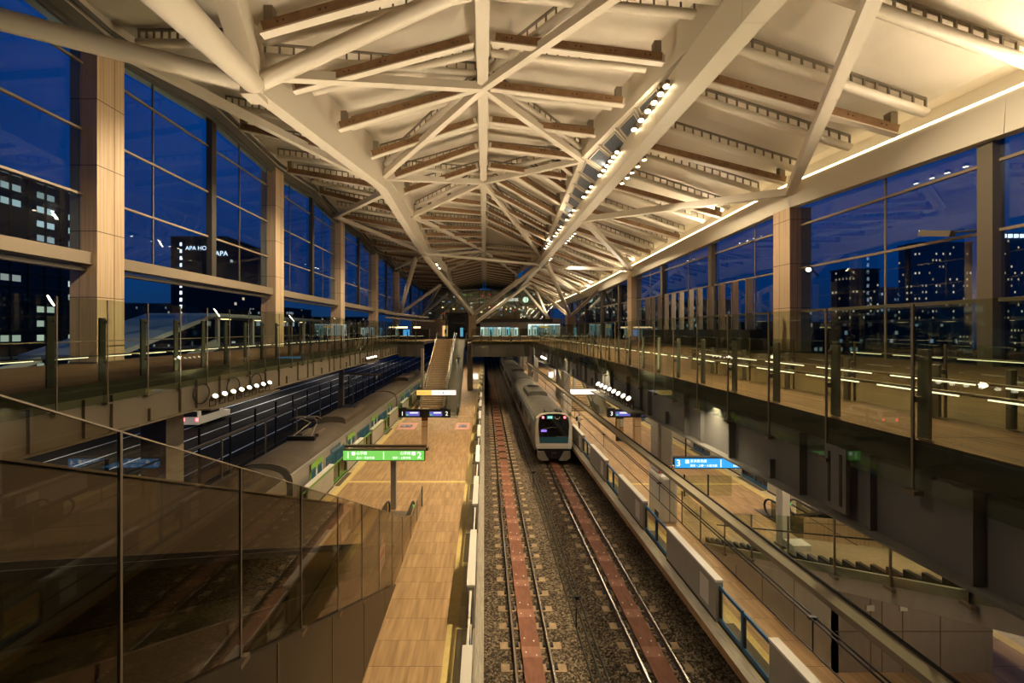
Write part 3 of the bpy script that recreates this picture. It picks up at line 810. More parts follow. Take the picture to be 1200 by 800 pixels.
def escalator(x0, x1, y0, y1, z0, z1, label, flat=1.3, glassm='balustrade_glass', truss='panel_grey', skirt='bronze'):
    """escalator from foot (y0,z0) to head (y1,z1)"""
    o = thing('escalator', label, 'escalator', ((x0+x1)/2, (y0+y1)/2, z0))
    s = 1 if y1 > y0 else -1
    pts = [(y0, z0), (y0+s*flat, z0), (y1-s*flat, z1), (y1, z1)]
    w = .10
    def run(xa, xb, lo, hi):
        a = [(yy, zz+hi) for yy, zz in pts]; b = [(yy, zz+lo) for yy, zz in reversed(pts)]
        return MB().prism_x(a + b if s < 0 else (b + a)[::-1], xa, xb)
    ob('step_band', run(x0+w, x1-w, -.30, .03), 'esc_step', o)
    ob('truss', run(x0, x1, -.85, -.31), truss, o)
    for xa in (x0, x1-w):
        b = ob('balustrade', run(xa+.03, xa+.07, .03, .88), glassm, o)
        ob('skirt', run(xa, xa+w, -.3, .10), skirt, o)
        h = run(xa+.01, xa+.09, .88, .96)
        ob('handrail', h, 'black', o)
        for yy, zz, sg in ((y0, z0, -s), (y1, z1, s)):
            m = MB(); pp = []
            for i in range(9):
                t = math.pi*i/8
                pp.append((xa+.05, yy + sg*.42*math.sin(t), zz+.5 + .42*math.cos(t)))
            m.path(pp, .045, 8); ob('newel', m, 'black', o)
    ob('landing_plate', MB().box(x0-.05, x1+.05, min(y0, y0-s*.95), max(y0, y0-s*.95), z0, z0+.02), 'bronze', o)
    ob('direction_lamp', MB().box(x1-.12, x1-.02, y0-s*.35-.05, y0-s*.35+.05, z0+.55, z0+.62), 'screen_green', o)
    return o
escalator(-4.66, -3.36, 16.4, -2.7, ZP, ZF, 'narrow escalator behind the lower left glass, its black handrail loops at the foot', flat=3.2, truss='deep_brown', skirt='deep_brown')
# ------------------------------------------------------------------ near right stairs
def zr(y): return ZC - (6.4 + .5*(y-9.2))
o = thing('stair_flight', 'stairs with timber-coloured steps rising behind the dark right girder', 'stairs', (11.4, 7, ZP))
st = MB(); n = 46
for i in range(n):
    y1 = 14.9 - i*.335; z1 = ZP + (i+1)*.1655
    st.box(9.62, 13.4, y1-.335, y1, z1-.32, z1)
ob('flight', st, 'step', o)
saw = [(14.9, ZP)]
for i in range(n):
    y1 = 14.9 - i*.335; z1 = ZP + (i+1)*.1655
    saw += [(y1, z1+.02), (y1-.335, z1+.02)]
saw += [(saw[-1][0], saw[-1][1]-.75)]
ob('saw_tooth_stringer', MB().prism_x(saw + [(14.2, ZP)], 9.50, 9.62), 'panel_dark', o)
m = MB(); m.beam((9.40, 14.75, zr(14.75)+.10), (9.40, -.6, zr(-.6)+.10), .16, .55)
ob('outer_stringer', m, 'panel_grey', o)
m = MB(); m.prism_x([(14.6, ZP), (9.2, ZP), (9.2, zr(9.2)-.45), (14.2, ZP+.05)], 9.30, 9.40)
ob('side_panel', m, 'panel_grey', o)
for yy in (10.4, 11.6, 12.8):
    ob('panel_seam', MB().box(9.288, 9.30, yy-.01, yy+.01, ZP, zr(yy)-.5), 'bronze', o)
m = MB(); m.prism_y([(9.3, ZP), (13.5, ZP), (13.5, 3.3), (9.3, 3.2)], 9.2, 9.3)
e = ob('end_panel', m, 'panel_grey', o)
for xx in (10.25, 10.55, 11.1, 12.1):
    ob('panel_seam', MB().box(xx-.008, xx+.008, 9.19, 9.2, ZP, 3.15), 'panel_brown', e)
ob('panel_seam', MB().box(9.3, 13.5, 9.19, 9.2, 2.18, 2.20), 'panel_brown', e)
for xx in (10.12, 11.0): ob('notice_plate', MB().box(xx, xx+.20, 9.17, 9.19, 2.75, 2.90), 'white_panel', e)
m = MB(); m.prism_x([(14.6, ZP), (-.6, zr(-.6)-.7), (-.6, 9.6), (14.6, 2.3)], 13.45, 13.6)
ob('far_wall', m, 'wall_wood', o)
m = MB(); m.beam((13.35, 14.5, zr(14.5)+1.0), (13.35, 0, zr(0)+1.0), .04, .04); ob('handrail', m, 'bronze', o)
m = MB(); m.beam((9.72, 14.5, zr(14.5)+.9), (9.72, 0, zr(0)+.9), .04, .04); ob('handrail', m, 'black', o)
yp = [16.3, 14.9, 13.4, 12.06, 10.6, 9.2, 7.93, 6.65, 5.4, 4.1, 2.8]
for i, (a, b) in enumerate(zip(yp, yp[1:])):
    za, zb_ = max(ZP, zr(a)-.1), max(ZP, zr(b)-.1)
    g = thing('glass_guard_panel', f'glass guard panel along the right stairs, {nth(i+1)} from their foot', 'glass guard', (9.3, a, za), 'glass guards of the right stairs')
    ob('pane', MB().prism_x([(a-.012, za), (b+.012, zb_), (b+.012, zb_+1.5), (a-.012, za+1.5)], 9.28, 9.30), 'glass', g)
    ob('joint_bar', MB().box(9.27, 9.31, a-.014, a+.014, za-.05, za+1.5), 'bronze', g)
    ob('foot_clamp', MB().box(9.22, 9.34, a-.09, a+.09, za-.09, za-.02), 'bronze', g)
for i in range(3):
    g = thing('glass_guard_panel', f'low glass guard panel across the foot of the right stairs, {nth(i+1)} from the tracks', 'glass guard', (9.6+1.3*i, 18.9, ZP), 'glass guards at the foot of the right stairs')
    ob('pane', MB().box(9.62+1.3*i, 10.88+1.3*i, 18.89, 18.91, ZP+.05, ZP+1.15), 'glass', g)
    ob('joint_bar', MB().box(9.57+1.3*i, 9.63+1.3*i, 18.87, 18.93, ZP, ZP+1.2), 'dark', g)
escalator(13.7, 15.0, 16.6, 1.2, ZP, ZF, 'escalator beside the right stairs, its foot near the slender white column')
# level trough hung below the right girder
o = thing('cable_trough', 'long grey steel trough running level above the right-hand track', 'cable trough', (5.3, 20, 6.0))
M['bronze_grey'] = mat('grey_bronze_trough', (0.27, 0.23, 0.165), 0.5, 0.2)
ob('trough', MB().box(5.18, 5.42, 3.5, YD, 6.02, 6.12), 'bronze_grey', o)
ob('trough_lip', MB().box(5.42, 5.45, 3.5, YD, 5.98, 6.16), 'dark', o)
for i in range(5):
    yy = 18+6*i
    b = ob('hanger', MB().tube((5.43, yy, 6.1), (5.88, yy, 7.12), .012, n=6), 'dark', o)
# ------------------------------------------------------------------ far stairs and escalators
def far_stair(x0, x1, y0, y1, label, steps=44):
    o = thing('stair_flight', label, 'stairs', ((x0+x1)/2, (y0+y1)/2, ZP))
    st = MB(); dy = (y1-y0)/steps; dz = (ZF-ZP)/steps
    for i in range(steps):
        st.box(x0, x1, y0+i*dy, y0+(i+1)*dy+.02, ZP+(i+1)*dz-.3, ZP+(i+1)*dz)
    ob('flight', st, 'step', o)
    for xx in (x0-.06, x1+.06):
        ob('stringer', MB().beam((xx, y0, ZP+.1), (xx, y1, ZF+.1), .10, .6), 'panel_grey', o)
        m = MB(); m.prism_x([(y0, ZP), (y1, ZF), (y1, ZF+1.1), (y0, ZP+1.1)], xx-.012, xx+.012)
        ob('side_glass', m, 'glass', o)
        ob('handrail', MB().beam((xx, y0, ZP+1.14), (xx, y1, ZF+1.14), .06, .05), 'bronze', o)
    ob('underside_wall', MB().prism_x([(y0+1.5, ZP), (y0+9, ZP), (y0+9, ZP+(ZF-ZP)*9/(y1-y0)-.4), (y0+1.5, ZP+.4)], x0+.05, x1-.05), 'panel_grey', o)
    return o
far_stair(-7.1, -4.65, 38.2, 53.0, 'wide timber-coloured stairs climbing from the left platform to the far deck')
escalator(-4.3, -2.8, 36.6, 53.0, ZP, ZF, 'escalator right of the wide far stairs on the left platform', truss='panel_dark', skirt='esc_step')
far_stair(9.75, 11.9, 38.6, 52.4, 'far stairs on the right platform behind the yellow and white sign')
escalator(12.2, 13.6, 37.4, 52.4, ZP, ZF, 'escalator with yellow edges right of the far stairs on the right platform')
# ------------------------------------------------------------------ columns
def wood_column(x0, x1, y0, y1, z0, z1, label, group=None):
    o = thing('timber_clad_column', label, 'column', ((x0+x1)/2, (y0+y1)/2, z0), group)
    ob('cladding', MB().box(x0, x1, y0, y1, z0, z1), 'clad', o)
    for a in (lerp(x0, x1, .35),):
        ob('board_joint', MB().box(a-.012, a+.012, y0-.008, y0, z0, z1), 'timber', o)
    s = x1 if x0 < 0 else x0
    ob('board_joint', MB().box(s-.008, s+.008, lerp(y0, y1, .62)-.012, lerp(y0, y1, .62)+.012, z0, z1), 'timber', o)
    ob('base_plate', MB().box(x0-.02, x1+.02, y0-.02, y1+.02, z0, z0+.08), 'bronze', o)
    return o
LC = [15.2, 28.2, 41.0, 54.3, 68.3]
for i, y in enumerate(LC):
    wood_column(-18.2, -17.0, y, y+1.15, ZF, ZC+[13.0, 13.2, 12.9, 12.0, 11.6][i], f'timber-clad column in the left window wall, {nth(i+1)} from the front', 'columns of the left window wall')
for i, (y, zt) in enumerate(((22.7, 8.0), (47.2, 7.6))):
    wood_column(20.0, 21.4, y, y+1.3, ZF, ZC+zt, f'timber-clad column in the right window wall, {("nearest" if i == 0 else "second from the front")}', 'columns of the right window wall')
wood_column(-2.95, -1.6, 65, 66.3, ZF, 13.1, 'short timber-clad column on the far deck carrying four tubular struts')
wood_column(15.5, 17.1, 65, 66.4, ZF, 12.8, 'short timber-clad column at the far right carrying tubular struts')
wood_column(-16.6, -15.6, 88.5, 89.5, ZF, 14.0, 'far timber-clad column behind the kiosk canopy')
wood_column(15.9, 16.9, 89.5, 90.5, ZF, 13.6, 'far timber-clad column behind the right glazed shops')
def grey_column(x0, x1, y0, y1, z1, label, casing=True):
    o = thing('platform_column', label, 'column', ((x0+x1)/2, (y0+y1)/2, ZP))
    ob('shaft', MB().box(x0, x1, y0, y1, ZP, z1), 'grey_panel', o, bevel=.12)
    if casing:
        ob('base_casing', MB().box(x0-.06, x1+.06, y0-.3, y1+.1, ZP, ZP+2.25), 'white_panel', o, bevel=.16)
        hb = ob('hatched_band', MB().box(x0-.03, x1+.03, y0-.03, y1+.03, ZP+2.3, ZP+2.62), 'hatch_white', o)
        m = MB(); n = 6
        for i in range(n):
            a = x0-.03 + (x1-x0+.06)*i/n; w = (x1-x0+.06)/n*.5
            m._add([(a, y0-.036, ZP+2.3), (a+w, y0-.036, ZP+2.3), (a+w+.12 if i < n-1 else x1+.03, y0-.036, ZP+2.62), (a+.12, y0-.036, ZP+2.62),
                    (a, y0-.03, ZP+2.3), (a+w, y0-.03, ZP+2.3), (a+w+.12 if i < n-1 else x1+.03, y0-.03, ZP+2.62), (a+.12, y0-.03, ZP+2.62)],
                   [(0,1,2,3),(7,6,5,4),(0,4,5,1),(1,5,6,2),(2,6,7,3),(3,7,4,0)])
        ob('red_hatching', m, 'red', hb)
        ob('casing_seam', MB().box((x0+x1)/2-.012, (x0+x1)/2+.012, y0-.31, y0-.30, ZP+.1, ZP+2.2), 'dark', o)
        ob('vent_grille', MB().box(x0-.075, x0-.06, y0-.1, y0+.25, ZP+.1, ZP+.45), 'dark', o)
    return o
grey_column(8.3, 9.02, 16.5, 17.4, 8.3, 'grey platform column with red-hatched band and white base casing beside the blue sign')
grey_column(8.4, 9.2, 37.0, 38.0, 8.3, 'farther grey platform column with white base beside the front of the train')
grey_column(-2.62, -1.75, 52.0, 53.2, 8.3, 'grey column under the far deck on the left platform', False)
o = thing('slender_column', 'slender white column with a small box at its foot among the right stairs', 'column', (9.9, 11.5, 3.0))
ob('shaft', MB().box(9.80, 10.06, 11.4, 11.66, 3.02, 8.3), 'white_panel', o, bevel=.02)
ob('foot_box', MB().box(9.80, 10.4, 11.0, 11.39, 3.1, 3.34), 'white_panel', o, bevel=.02)
ob('foot_plate', MB().box(9.76, 10.10, 11.38, 11.68, 3.0, 3.08), 'bronze', o)
single('girder_pier', MB().box(-13.5, -12.5, 13.6, 14.4, -.2, 8.28), 'concrete', 'dark grey pier under the left gallery girder', 'pier')
for i in range(5):
    xx, yy = (5.9+1.9, 60+8*i)
    single('deck_column', MB().box(8.6, 9.3, yy, yy+.7, ZP, 8.3), 'grey_panel', f'grey column on the right platform under the far deck, {nth(i+1)} from the front', 'column', 'columns under the far deck')
# ------------------------------------------------------------------ floodlights on the girders
def flood_row(x, ys, z, s, where):
    m = MB(); m.box(min(x-.3*s, x+.28*s), max(x-.3*s, x+.28*s), ys[0]-.5, ys[-1]+.5, z-.42, z-.36)
    t = thing('lamp_tray', f'long steel tray carrying the floodlights {where}', 'lamp tray', (x, (ys[0]+ys[-1])/2, z-.4))
    ob('tray_plate', m, 'girder_l' if s > 0 else 'girder_r', t)
    ob('tray_bracket', MB().box(min(x-.5*s, x-.2*s), max(x-.5*s, x-.2*s), ys[0], ys[0]+.1, z-.6, z-.40), 'dark', t)
    ob('tray_bracket', MB().box(min(x-.5*s, x-.2*s), max(x-.5*s, x-.2*s), ys[-1], ys[-1]+.1, z-.6, z-.40), 'dark', t)
    for i, y in enumerate(ys):
        o = thing('floodlight', f'floodlight glowing on the tray {where}, {nth(i+1)} from the front', 'floodlight', (x, y, z-.36), f'floodlights {where}')
        a = Vector((x-.08*s, y, z-.10)); b = Vector((x+.10*s, y-.06, z+.06))
        ob('housing', MB().tube(a, b, .09, .13, n=14), 'bronze', o, smooth=True)
        d = (b-a).normalized()
        ob('lens', MB().tube(b, b+d*.015, .09, n=14), 'flood', o)
        ob('yoke', MB().path([(x-.05*s, y-.15, z-.05), (x-.05*s, y-.15, z-.34), (x-.05*s, y+.15, z-.34), (x-.05*s, y+.15, z-.05)], .015, 6), 'dark', o)
flood_row(-10.62, [13.6+.49*i for i in range(8)], 7.55, 1, 'on the left girder')
flood_row(5.52, [13.1+.5*i for i in range(8)], 7.55, -1, 'on the right girder')
flood_row(-10.62, [31.2+.5*i for i in range(6)], 7.55, 1, 'far along the left girder')
flood_row(5.52, [30.6+.5*i for i in range(6)], 7.55, -1, 'far along the right girder')
for i, yy in enumerate((13.4, 15.1, 16.6)):
    single('cable_coil', MB().ring((-10.94, yy, 7.72), .38, .022, 'x', 22, 6), 'dark', f'coil of black cable on the left girder behind the floodlights, {nth(i+1)} from the front', 'cable coil', 'cable coils', True)
# ------------------------------------------------------------------ signs
def hung_sign(name, label, x0, x1, y, z0, z1, face, frame='bronze', posts=(), depth=.22):
    o = thing(name, label, 'sign', ((x0+x1)/2, y, z0))
    ob('case', MB().box(x0-.04, x1+.04, y, y+depth, z0-.04, z1+.06), frame, o)
    ob('face', MB().box(x0, x1, y-.012, y, z0, z1), face, o)
    for px, za, zb_ in posts:
        ob('support_post', MB().box(px-.13, px+.13, y+depth, y+depth+.26, za, zb_), 'grey_panel', o)
    return o
# green sign, left platform
z0, z1 = ZC-6.52, ZC-6.05
o = hung_sign('platform_sign', 'long green lit sign numbered 1 and 2 on a post, left platform', -7.05, -3.02, 17.3, z0, z1, 'sign_green', posts=((-4.62, ZP, z1+.12),))
ob('cross_arm', MB().box(-7.1, -2.95, 17.52, 17.66, z1+.08, z1+.2), 'bronze', o)
zc = (z0+z1)/2
text('number', '1', .46, (-6.93, 17.28, zc), o); text('number', '2', .46, (-3.14, 17.28, zc), o, align='RIGHT')
ob('line_mark', MB().box(-6.62, -6.46, 17.276, 17.288, zc+.02, zc+.18), 'sign_text', o)
ob('line_mark', MB().box(-3.62, -3.46, 17.276, 17.288, zc+.02, zc+.18), 'sign_text', o)
ob('divider', MB().box(-5.05, -5.02, 17.276, 17.288, z0+.05, z1-.05), 'sign_text', o)
text('lettering', '山手線', .18, (-6.40, 17.28, zc+.11), o); text('lettering', '品川・渋谷方面', .13, (-6.40, 17.28, zc-.12), o)
text('lettering', '山手線', .18, (-3.68, 17.28, zc+.11), o, align='RIGHT'); text('lettering', '東京・上野方面', .13, (-3.68, 17.28, zc-.12), o, align='RIGHT')
# blue sign, right platform
z0, z1 = ZC-6.62, ZC-6.18
o = hung_sign('platform_sign', 'long blue lit sign numbered 3 and 4 above the right platform', 9.12, 13.5, 16.6, z0, z1, 'sign_blue', 'dark')
zc = (z0+z1)/2
for px in (9.7, 12.9): ob('hanger_rod', MB().tube((px, 16.7, z1), (px, 16.7, 8.3), .03), 'dark', o)
text('number', '3', .44, (9.17, 16.58, zc), o); text('number', '4', .44, (13.42, 16.58, zc), o, align='RIGHT')
ob('line_mark', MB().box(9.62, 9.78, 16.576, 16.588, zc+.0, zc+.16), 'sign_text', o)
ob('line_mark', MB().box(12.85, 13.0, 16.576, 16.588, zc+.0, zc+.16), 'sign_text', o)
ob('divider', MB().box(11.30, 11.33, 16.576, 16.588, z0+.04, z1-.04), 'sign_text', o)
text('lettering', '京浜東北線', .16, (9.84, 16.58, zc+.1), o); text('lettering', '東京・上野・大宮方面', .13, (9.84, 16.58, zc-.12), o)
text('lettering', '京浜東北線', .16, (12.8, 16.58, zc+.1), o, align='RIGHT'); text('lettering', '川崎・横浜方面', .13, (12.8, 16.58, zc-.12), o, align='RIGHT')
# departure boards
def board(x0, x1, y, label, na, nb, post_x):
    z0, z1 = ZC-6.48, ZC-6.0
    o = hung_sign('departure_board', label, x0, x1, y, z0, z1, 'black', 'black', depth=.3)
    zc = (z0+z1)/2; w = x1-x0
    text('number', na, .42, (x0+.12, y-.02, zc), o)
    if nb: text('number', nb, .42, (x1-.12, y-.02, zc), o, align='RIGHT')
    for a, b in ((.13, .40), (.60, .85)):
        s = ob('screen', MB().box(x0+w*a, x0+w*b, y-.03, y-.012, zc-.16, zc+.16), 'screen', o)
        ob('screen_line', MB().box(x0+w*a+.04, x0+w*a+.18, y-.036, y-.03, zc-.13, zc-.03), 'screen_green', s)
        ob('screen_line', MB().box(x0+w*a+.30, x0+w*b-.1, y-.036, y-.03, zc+.03, zc+.12), 'sign_white', s)
    ob('speaker_disc', MB().tube(((x0+x1)/2, y-.03, zc), ((x0+x1)/2, y-.012, zc), .14, n=16), 'dark', o)
    for px in (x0+.25, x1-.45):
        ob('top_box', MB().box(px-.25, px+.25, y, y+.35, z1+.06, z1+.16), 'black', o)
    c = ob('support_column', MB().box(post_x-.22, post_x+.22, y+.35, y+.8, ZP, z1), 'clad', o)
    ob('column_foot', MB().box(post_x-.24, post_x+.24, y+.33, y+.82, ZP, ZP+.2), 'dark', c)
    return o
o = board(-6.32, -2.58, 25.7, 'black departure board numbered 1 and 2 on its column, left platform', '1', '2', -4.5)
ob('hatched_band', MB().box(-4.73, -4.27, 26.03, 26.05, 3.35, 3.65), mat('dull_red_hatch', (0.16, 0.05, 0.03)), o)
board(9.2, 13.2, 25.7, 'black departure board numbered 3 on its column, right platform', '3', None, 11.55)
# yellow and white exit signs
def exit_sign(x0, x1, y, label, yl):
    z0, z1 = ZC-6.42, ZC-5.95
    o = hung_sign('exit_sign', label, x0, x1, y, z0, z1, 'sign_white', 'bronze', posts=((x0+.5, z1, 8.3),))
    w = x1-x0
    a, b = (x0, x0+w*.38) if yl else (x1-w*.2, x1)
    ob('yellow_field', MB().box(a, b, y-.02, y-.012, z0, z1), 'sign_yellow', o)
    zc = (z0+z1)/2
    text('lettering', '北口 出口', .2, (a+.12, y-.024, zc), o, 'sign_dark_text')
    if yl:
        text('lettering', 'のりかえ', .17, (x0+w*.44, y-.024, zc), o, 'sign_dark_text')
        ob('line_mark', MB().box(x0+w*.66, x0+w*.70, y-.02, y-.012, zc-.12, zc+.06), 'sign_blue', o)
        text('lettering', 'Exit', .17, (x0+w*.86, y-.024, zc), o, 'sign_dark_text')
    else:
        text('lettering', 'のりかえ', .17, (x0+w*.3, y-.024, zc), o, 'sign_dark_text')
    return o
exit_sign(-6.65, -2.8, 34.0, 'yellow and white lit exit sign in front of the far left stairs', True)
exit_sign(8.55, 11.9, 34.5, 'white lit exit sign with yellow end in front of the far right stairs', False)
# floor stickers
for x, yy, w, nm in ((-7.35, 31.5, 1.9, 'beside the green-striped train'), (-2.05, 31.5, 1.35, 'beside the empty left track')):
    o = single('floor_sticker', MB().box(x-w/2, x+w/2, yy, yy+2.3, ZP+.004, ZP+.012), 'pink', f'pink floor sticker with a navy centre {nm}', 'floor sticker', 'pink floor stickers')
    ob('navy_field', MB().box(x-w*.28, x+w*.28, yy+.75, yy+1.55, ZP+.012, ZP+.016), 'navy', o)
    text('lettering', '優先', .5, (x, yy+1.15, ZP+.02), o, 'white_panel', rot=(0, 0, 0), align='CENTER')
# caution placard hung on the stair glass
o = thing('caution_placard', 'red and white caution placard with pink top hung on the lower left stair glass', 'placard', (-3.26, 11, 2.6))
ob('placard_board', MB().box(-3.27, -3.25, 10.72, 11.3, 2.62, 3.25), 'white_panel', o)
ob('red_print', MB().box(-3.25, -3.244, 10.80, 11.22, 2.98, 3.19), 'red', o)
ob('text_lines', MB().box(-3.25, -3.244, 10.82, 11.2, 2.70, 2.76), 'red', o)
ob('text_lines', MB().box(-3.25, -3.244, 10.82, 11.2, 2.82, 2.88), 'dark', o)
ob('pink_top', MB().prism_x([(10.72, 3.26), (11.1, 3.26), (11.2, 3.6)], -3.27, -3.25), 'pink', o)
ob('hanging_tail', MB().box(-3.27, -3.25, 10.72, 10.85, 2.3, 2.61), 'tactile', o)
# poster rack with orange poster on the right platform
o = thing('poster_stand', 'poster stand with orange poster beside the departure board column, right platform', 'poster stand', (12.6, 29.5, ZP))
ob('frame', MB().box(10.75, 11.35, 28.3, 28.42, ZP, ZP+1.9), 'dark', o)
ob('poster', MB().box(10.78, 11.05, 28.28, 28.3, ZP+.3, ZP+1.8), 'cyan_poster', o) if 'cyan_poster' in M else ob('poster', MB().box(10.78, 11.03, 28.28, 28.3, ZP+.9, ZP+1.8), 'tactile', o)
ob('poster', MB().box(11.07, 11.33, 28.28, 28.3, ZP+.15, ZP+1.1), 'orange', o)
ob('poster', MB().box(11.07, 11.33, 28.28, 28.3, ZP+1.15, ZP+1.8), 'white_panel', o)
# ================================================================== roof
def A(pts): return [(x, y, ZC+z) for x, y, z in pts]
RX = -.10
RZ = ZC + 14.0
YE = 118.0
LG = A([(-9.6,-9,10.6), (-6.9,8,10.6), (-10.3,15.5,10.6), (-7.7,26,10.6), (-8.6,48.4,10.6), (-7.4,64,10.6), (-8.8,84,10.6), (-7.5,104,10.6), (-8.2,YE,10.6)])
LU = A([(-9.6,-9,12.0), (-6.9,8,12.0), (-10.3,15.5,12.0), (-7.6,26.2,12.0), (-7.7,37,12.35), (-8.6,55,11.9), (-7.6,72,12.5), (-8.9,92,12.0), (-7.8,YE,12.4)])
RU = A([(9.4,-9,12.8), (10.2,8,13.0), (9.9,13.7,13.0), (7.5,26.4,13.2), (9.2,56,12.1), (7.5,80,13.0), (9.2,102,12.2), (8.4,YE,12.6)])
RB = A([(9.75,-9,12.3), (9.75,YE,12.3)])
EL = A([(-17,-9,13.4), (-17,2,13.2), (-17,9,13.6), (-17,15.75,13.0), (-17,22,13.8), (-17,28.8,13.2), (-17,35,13.7), (-17,41.6,12.9), (-17,48,13.1), (-17,54.9,12.0), (-17,61,12.6), (-17,68.9,11.6), (-17,YE,11)])
ER = A([(20,-9,8.4), (20,0,8.6), (20,13.3,9.05), (20,22.7,9.5), (20,47.2,8.6), (20,72,7.8), (20,YE,7.4)])
def ridge(y): return Vector((RX, y, RZ))
def strip_surface(name, fa, fb, ys, thick=.08, label=None):
    m = MB()
    for a, b in zip(ys, ys[1:]):
        p, q, r, s = fa(a), fb(a), fb(b), fa(b)
        m.quad(p, q, r, s)
        m.quad(*[up(v, thick) for v in (s, r, q, p)])
    o = struct(name, m, 'membrane')
    return o
def ysamples(*polys):
    ys = {-8.8, YE}
    for P in polys:
        for p in P:
            if -8.8 < p[1] < YE: ys.add(p[1])
    return sorted(ys)
MO = 2.0                                     # membrane above the rafters
strip_surface('ceiling', lambda y: up(ridge(y), MO+.1), lambda y: up(poly_at(LU, y), MO-.3), ysamples(LU))
strip_surface('ceiling', lambda y: up(poly_at(LG, y), .45+MO), lambda y: up(poly_at(EL, y), MO-.4)+Vector((-.8, 0, 0)), ysamples(LG, EL))
strip_surface('ceiling', lambda y: up(ridge(y), MO+.1), lambda y: up(poly_at(RU, y), MO-.2), ysamples(RU))
strip_surface('ceiling', lambda y: up(poly_at(RB, y), MO-.2), lambda y: up(poly_at(ER, y), 1.1), ysamples(RB, ER))
# outer overhang above the right cove
strip_surface('ceiling', lambda y: up(poly_at(ER, y), 1.1), lambda y: up(poly_at(ER, y), .9)+Vector((2.2, 0, 0)), ysamples(ER))
# closing plates between the chords and the roof skin
TN = 2
def closing(fa, z0, z1, ys, dx):
    m = MB()
    for a, b in zip(ys, ys[1:]):
        p, q = fa(a), fa(b)
        v = [up(p, z0), up(q, z0), up(q, z1), up(p, z1)]
        m.quad(*v); m.quad(*[w+Vector((dx, 0, 0)) for w in reversed(v)])
    global TN
    TN += 1
    struct(f'trim_{TN}', m, 'steel')
closing(lambda y: poly_at(LU, y), -.05, MO, ysamples(LU), -.05)
closing(lambda y: poly_at(LG, y), 1.3, 2.6, ysamples(LG), -.05)
closing(lambda y: poly_at(RU, y), -.05, MO, ysamples(RU), .05)
closing(lambda y: poly_at(RB, y), -.1, MO, ysamples(RB), -.05)
closing(lambda y: poly_at(ER, y)+Vector((.75, 0, 0)), -.1, 1.1, ysamples(ER), .05)
closing(lambda y: poly_at(EL, y)+Vector((-.75, 0, 0)), -.5, 1.7, ysamples(EL), -.05)
# ridge beam
o = thing('ridge_beam', 'straight cream ridge beam running along the middle of the roof', 'roof beam', (RX, 60, RZ))
ob('beam_box', MB().beam((RX, 3, RZ), (RX, YE, RZ), .62, .75, top=.75), 'steel', o)
for yy in (13.8, 20.1, 33, 45, 62):
    ob('splice_plate', MB().box(RX-.33, RX+.33, yy-.02, yy+.02, RZ-.012, RZ+.4), 'steel', o)

def steel_beam(name, pts, w, h, label, cat='roof beam', top=0.0, group=None, material='steel'):
    o = thing(name, label, cat, tuple((Vector(pts[0])+Vector(pts[1]))/2), group)
    for a, b in zip(pts, pts[1:]):
        m = MB(); m.beam(a, b, w, h, top=top)
        c = ob('beam_box', m, material, o)
        d = (Vector(b)-Vector(a)); L = d.length
        if L > 5:
            k = Vector(a)+d*.45; dn = d.normalized()
            ob('splice_plate', MB().beam(k, k+dn*.05, w+.02, h+.02, top=top+.01), material, c)
    return o
# deep zigzag girder on the left, box beam on the right
o = thing('zigzag_girder', 'deep cream box girder zigzagging along the left side of the roof', 'roof girder', (-8, 40, ZC+10.6))
for a, b in zip(LG, LG[1:]):
    ob('box_segment', MB().beam(a, b, .55, 1.45, top=1.45), 'steel', o)
    ob('flange_plate', MB().beam(a, b, .72, .06, top=0), 'steel', o)
o = thing('lamp_girder', 'long cream box girder right of the ridge carrying a row of lit spotlights', 'roof girder', (9.3, 40, ZC+10.6))
ob('box_segment', MB().box(8.9, 9.75, 3, YE, ZC+10.6, ZC+11.6), 'steel', o)
ob('top_flange', MB().box(9.0, 9.75, 3, YE, ZC+11.6, ZC+12.35), 'steel', o)
for yy in (12, 18, 24, 32, 40):
    ob('splice_plate', MB().box(8.89, 9.76, yy-.02, yy+.02, ZC+10.59, ZC+11.61), 'steel', o)
o = thing('upper_chord', 'cream upper chord zigzagging above the row of spotlights', 'roof beam', (9, 30, ZC+13))
for a, b in zip(RU, RU[1:]): ob('chord_segment', MB().beam(a, b, .5, .6, top=.3), 'steel', o)
o = thing('upper_chord', 'cream upper chord rising above the left zigzag girder beyond its first bend', 'roof beam', (-8, 50, ZC+12.3))
for a, b in zip(LU[3:], LU[4:]): ob('chord_segment', MB().beam(a, b, .4, .5, top=.2), 'steel', o)
# clerestory louvre frames between lamp girder and upper chord
def clerestory(ys, low, high, side, label):
    o = thing('clerestory_window', label, 'clerestory', (low(ys[0]).x, ys[0], low(ys[0]).z))
    for i, y in enumerate(ys):
        ob('clerestory_post', MB().beam(low(y), high(y), .14, .14, up=(0, 1, 0), top=.07), 'steel', o)
        if i < len(ys)-1:
            a, b, c, d = low(y+.25), low(ys[i+1]-.25), high(ys[i+1]-.25), high(y+.25)
            mk = lambda p, q, t: p + (q-p)*t
            pts = [mk(a, d, .12), mk(b, c, .12), mk(b, c, .85), mk(a, d, .85)]
            m = MB(); m.quad(*pts); m.quad(*[p+Vector((.04*side, 0, 0)) for p in reversed(pts)])
            ob('louvre_pane', m, 'louvre', o)
            for p, q in zip(pts, pts[1:]+pts[:1]):
                pass
            m = MB()
            for p, q in zip(pts, pts[1:]+pts[:1]): m.beam(p, q, .08, .08, top=.04)
            ob('louvre_frame', m, 'steel', o)
M['louvre'] = noisy('slate_louvre', (0.10, 0.115, 0.14), (0.14, 0.155, 0.18), (1, 8, 8), 0.3)
clerestory([18.0+2.05*i for i in range(19)], lambda y: Vector((9.3, y, ZC+11.75)), lambda y: up(poly_at(RU, y), -.25), 1, 'slate louvred clerestory above the spotlight girder')
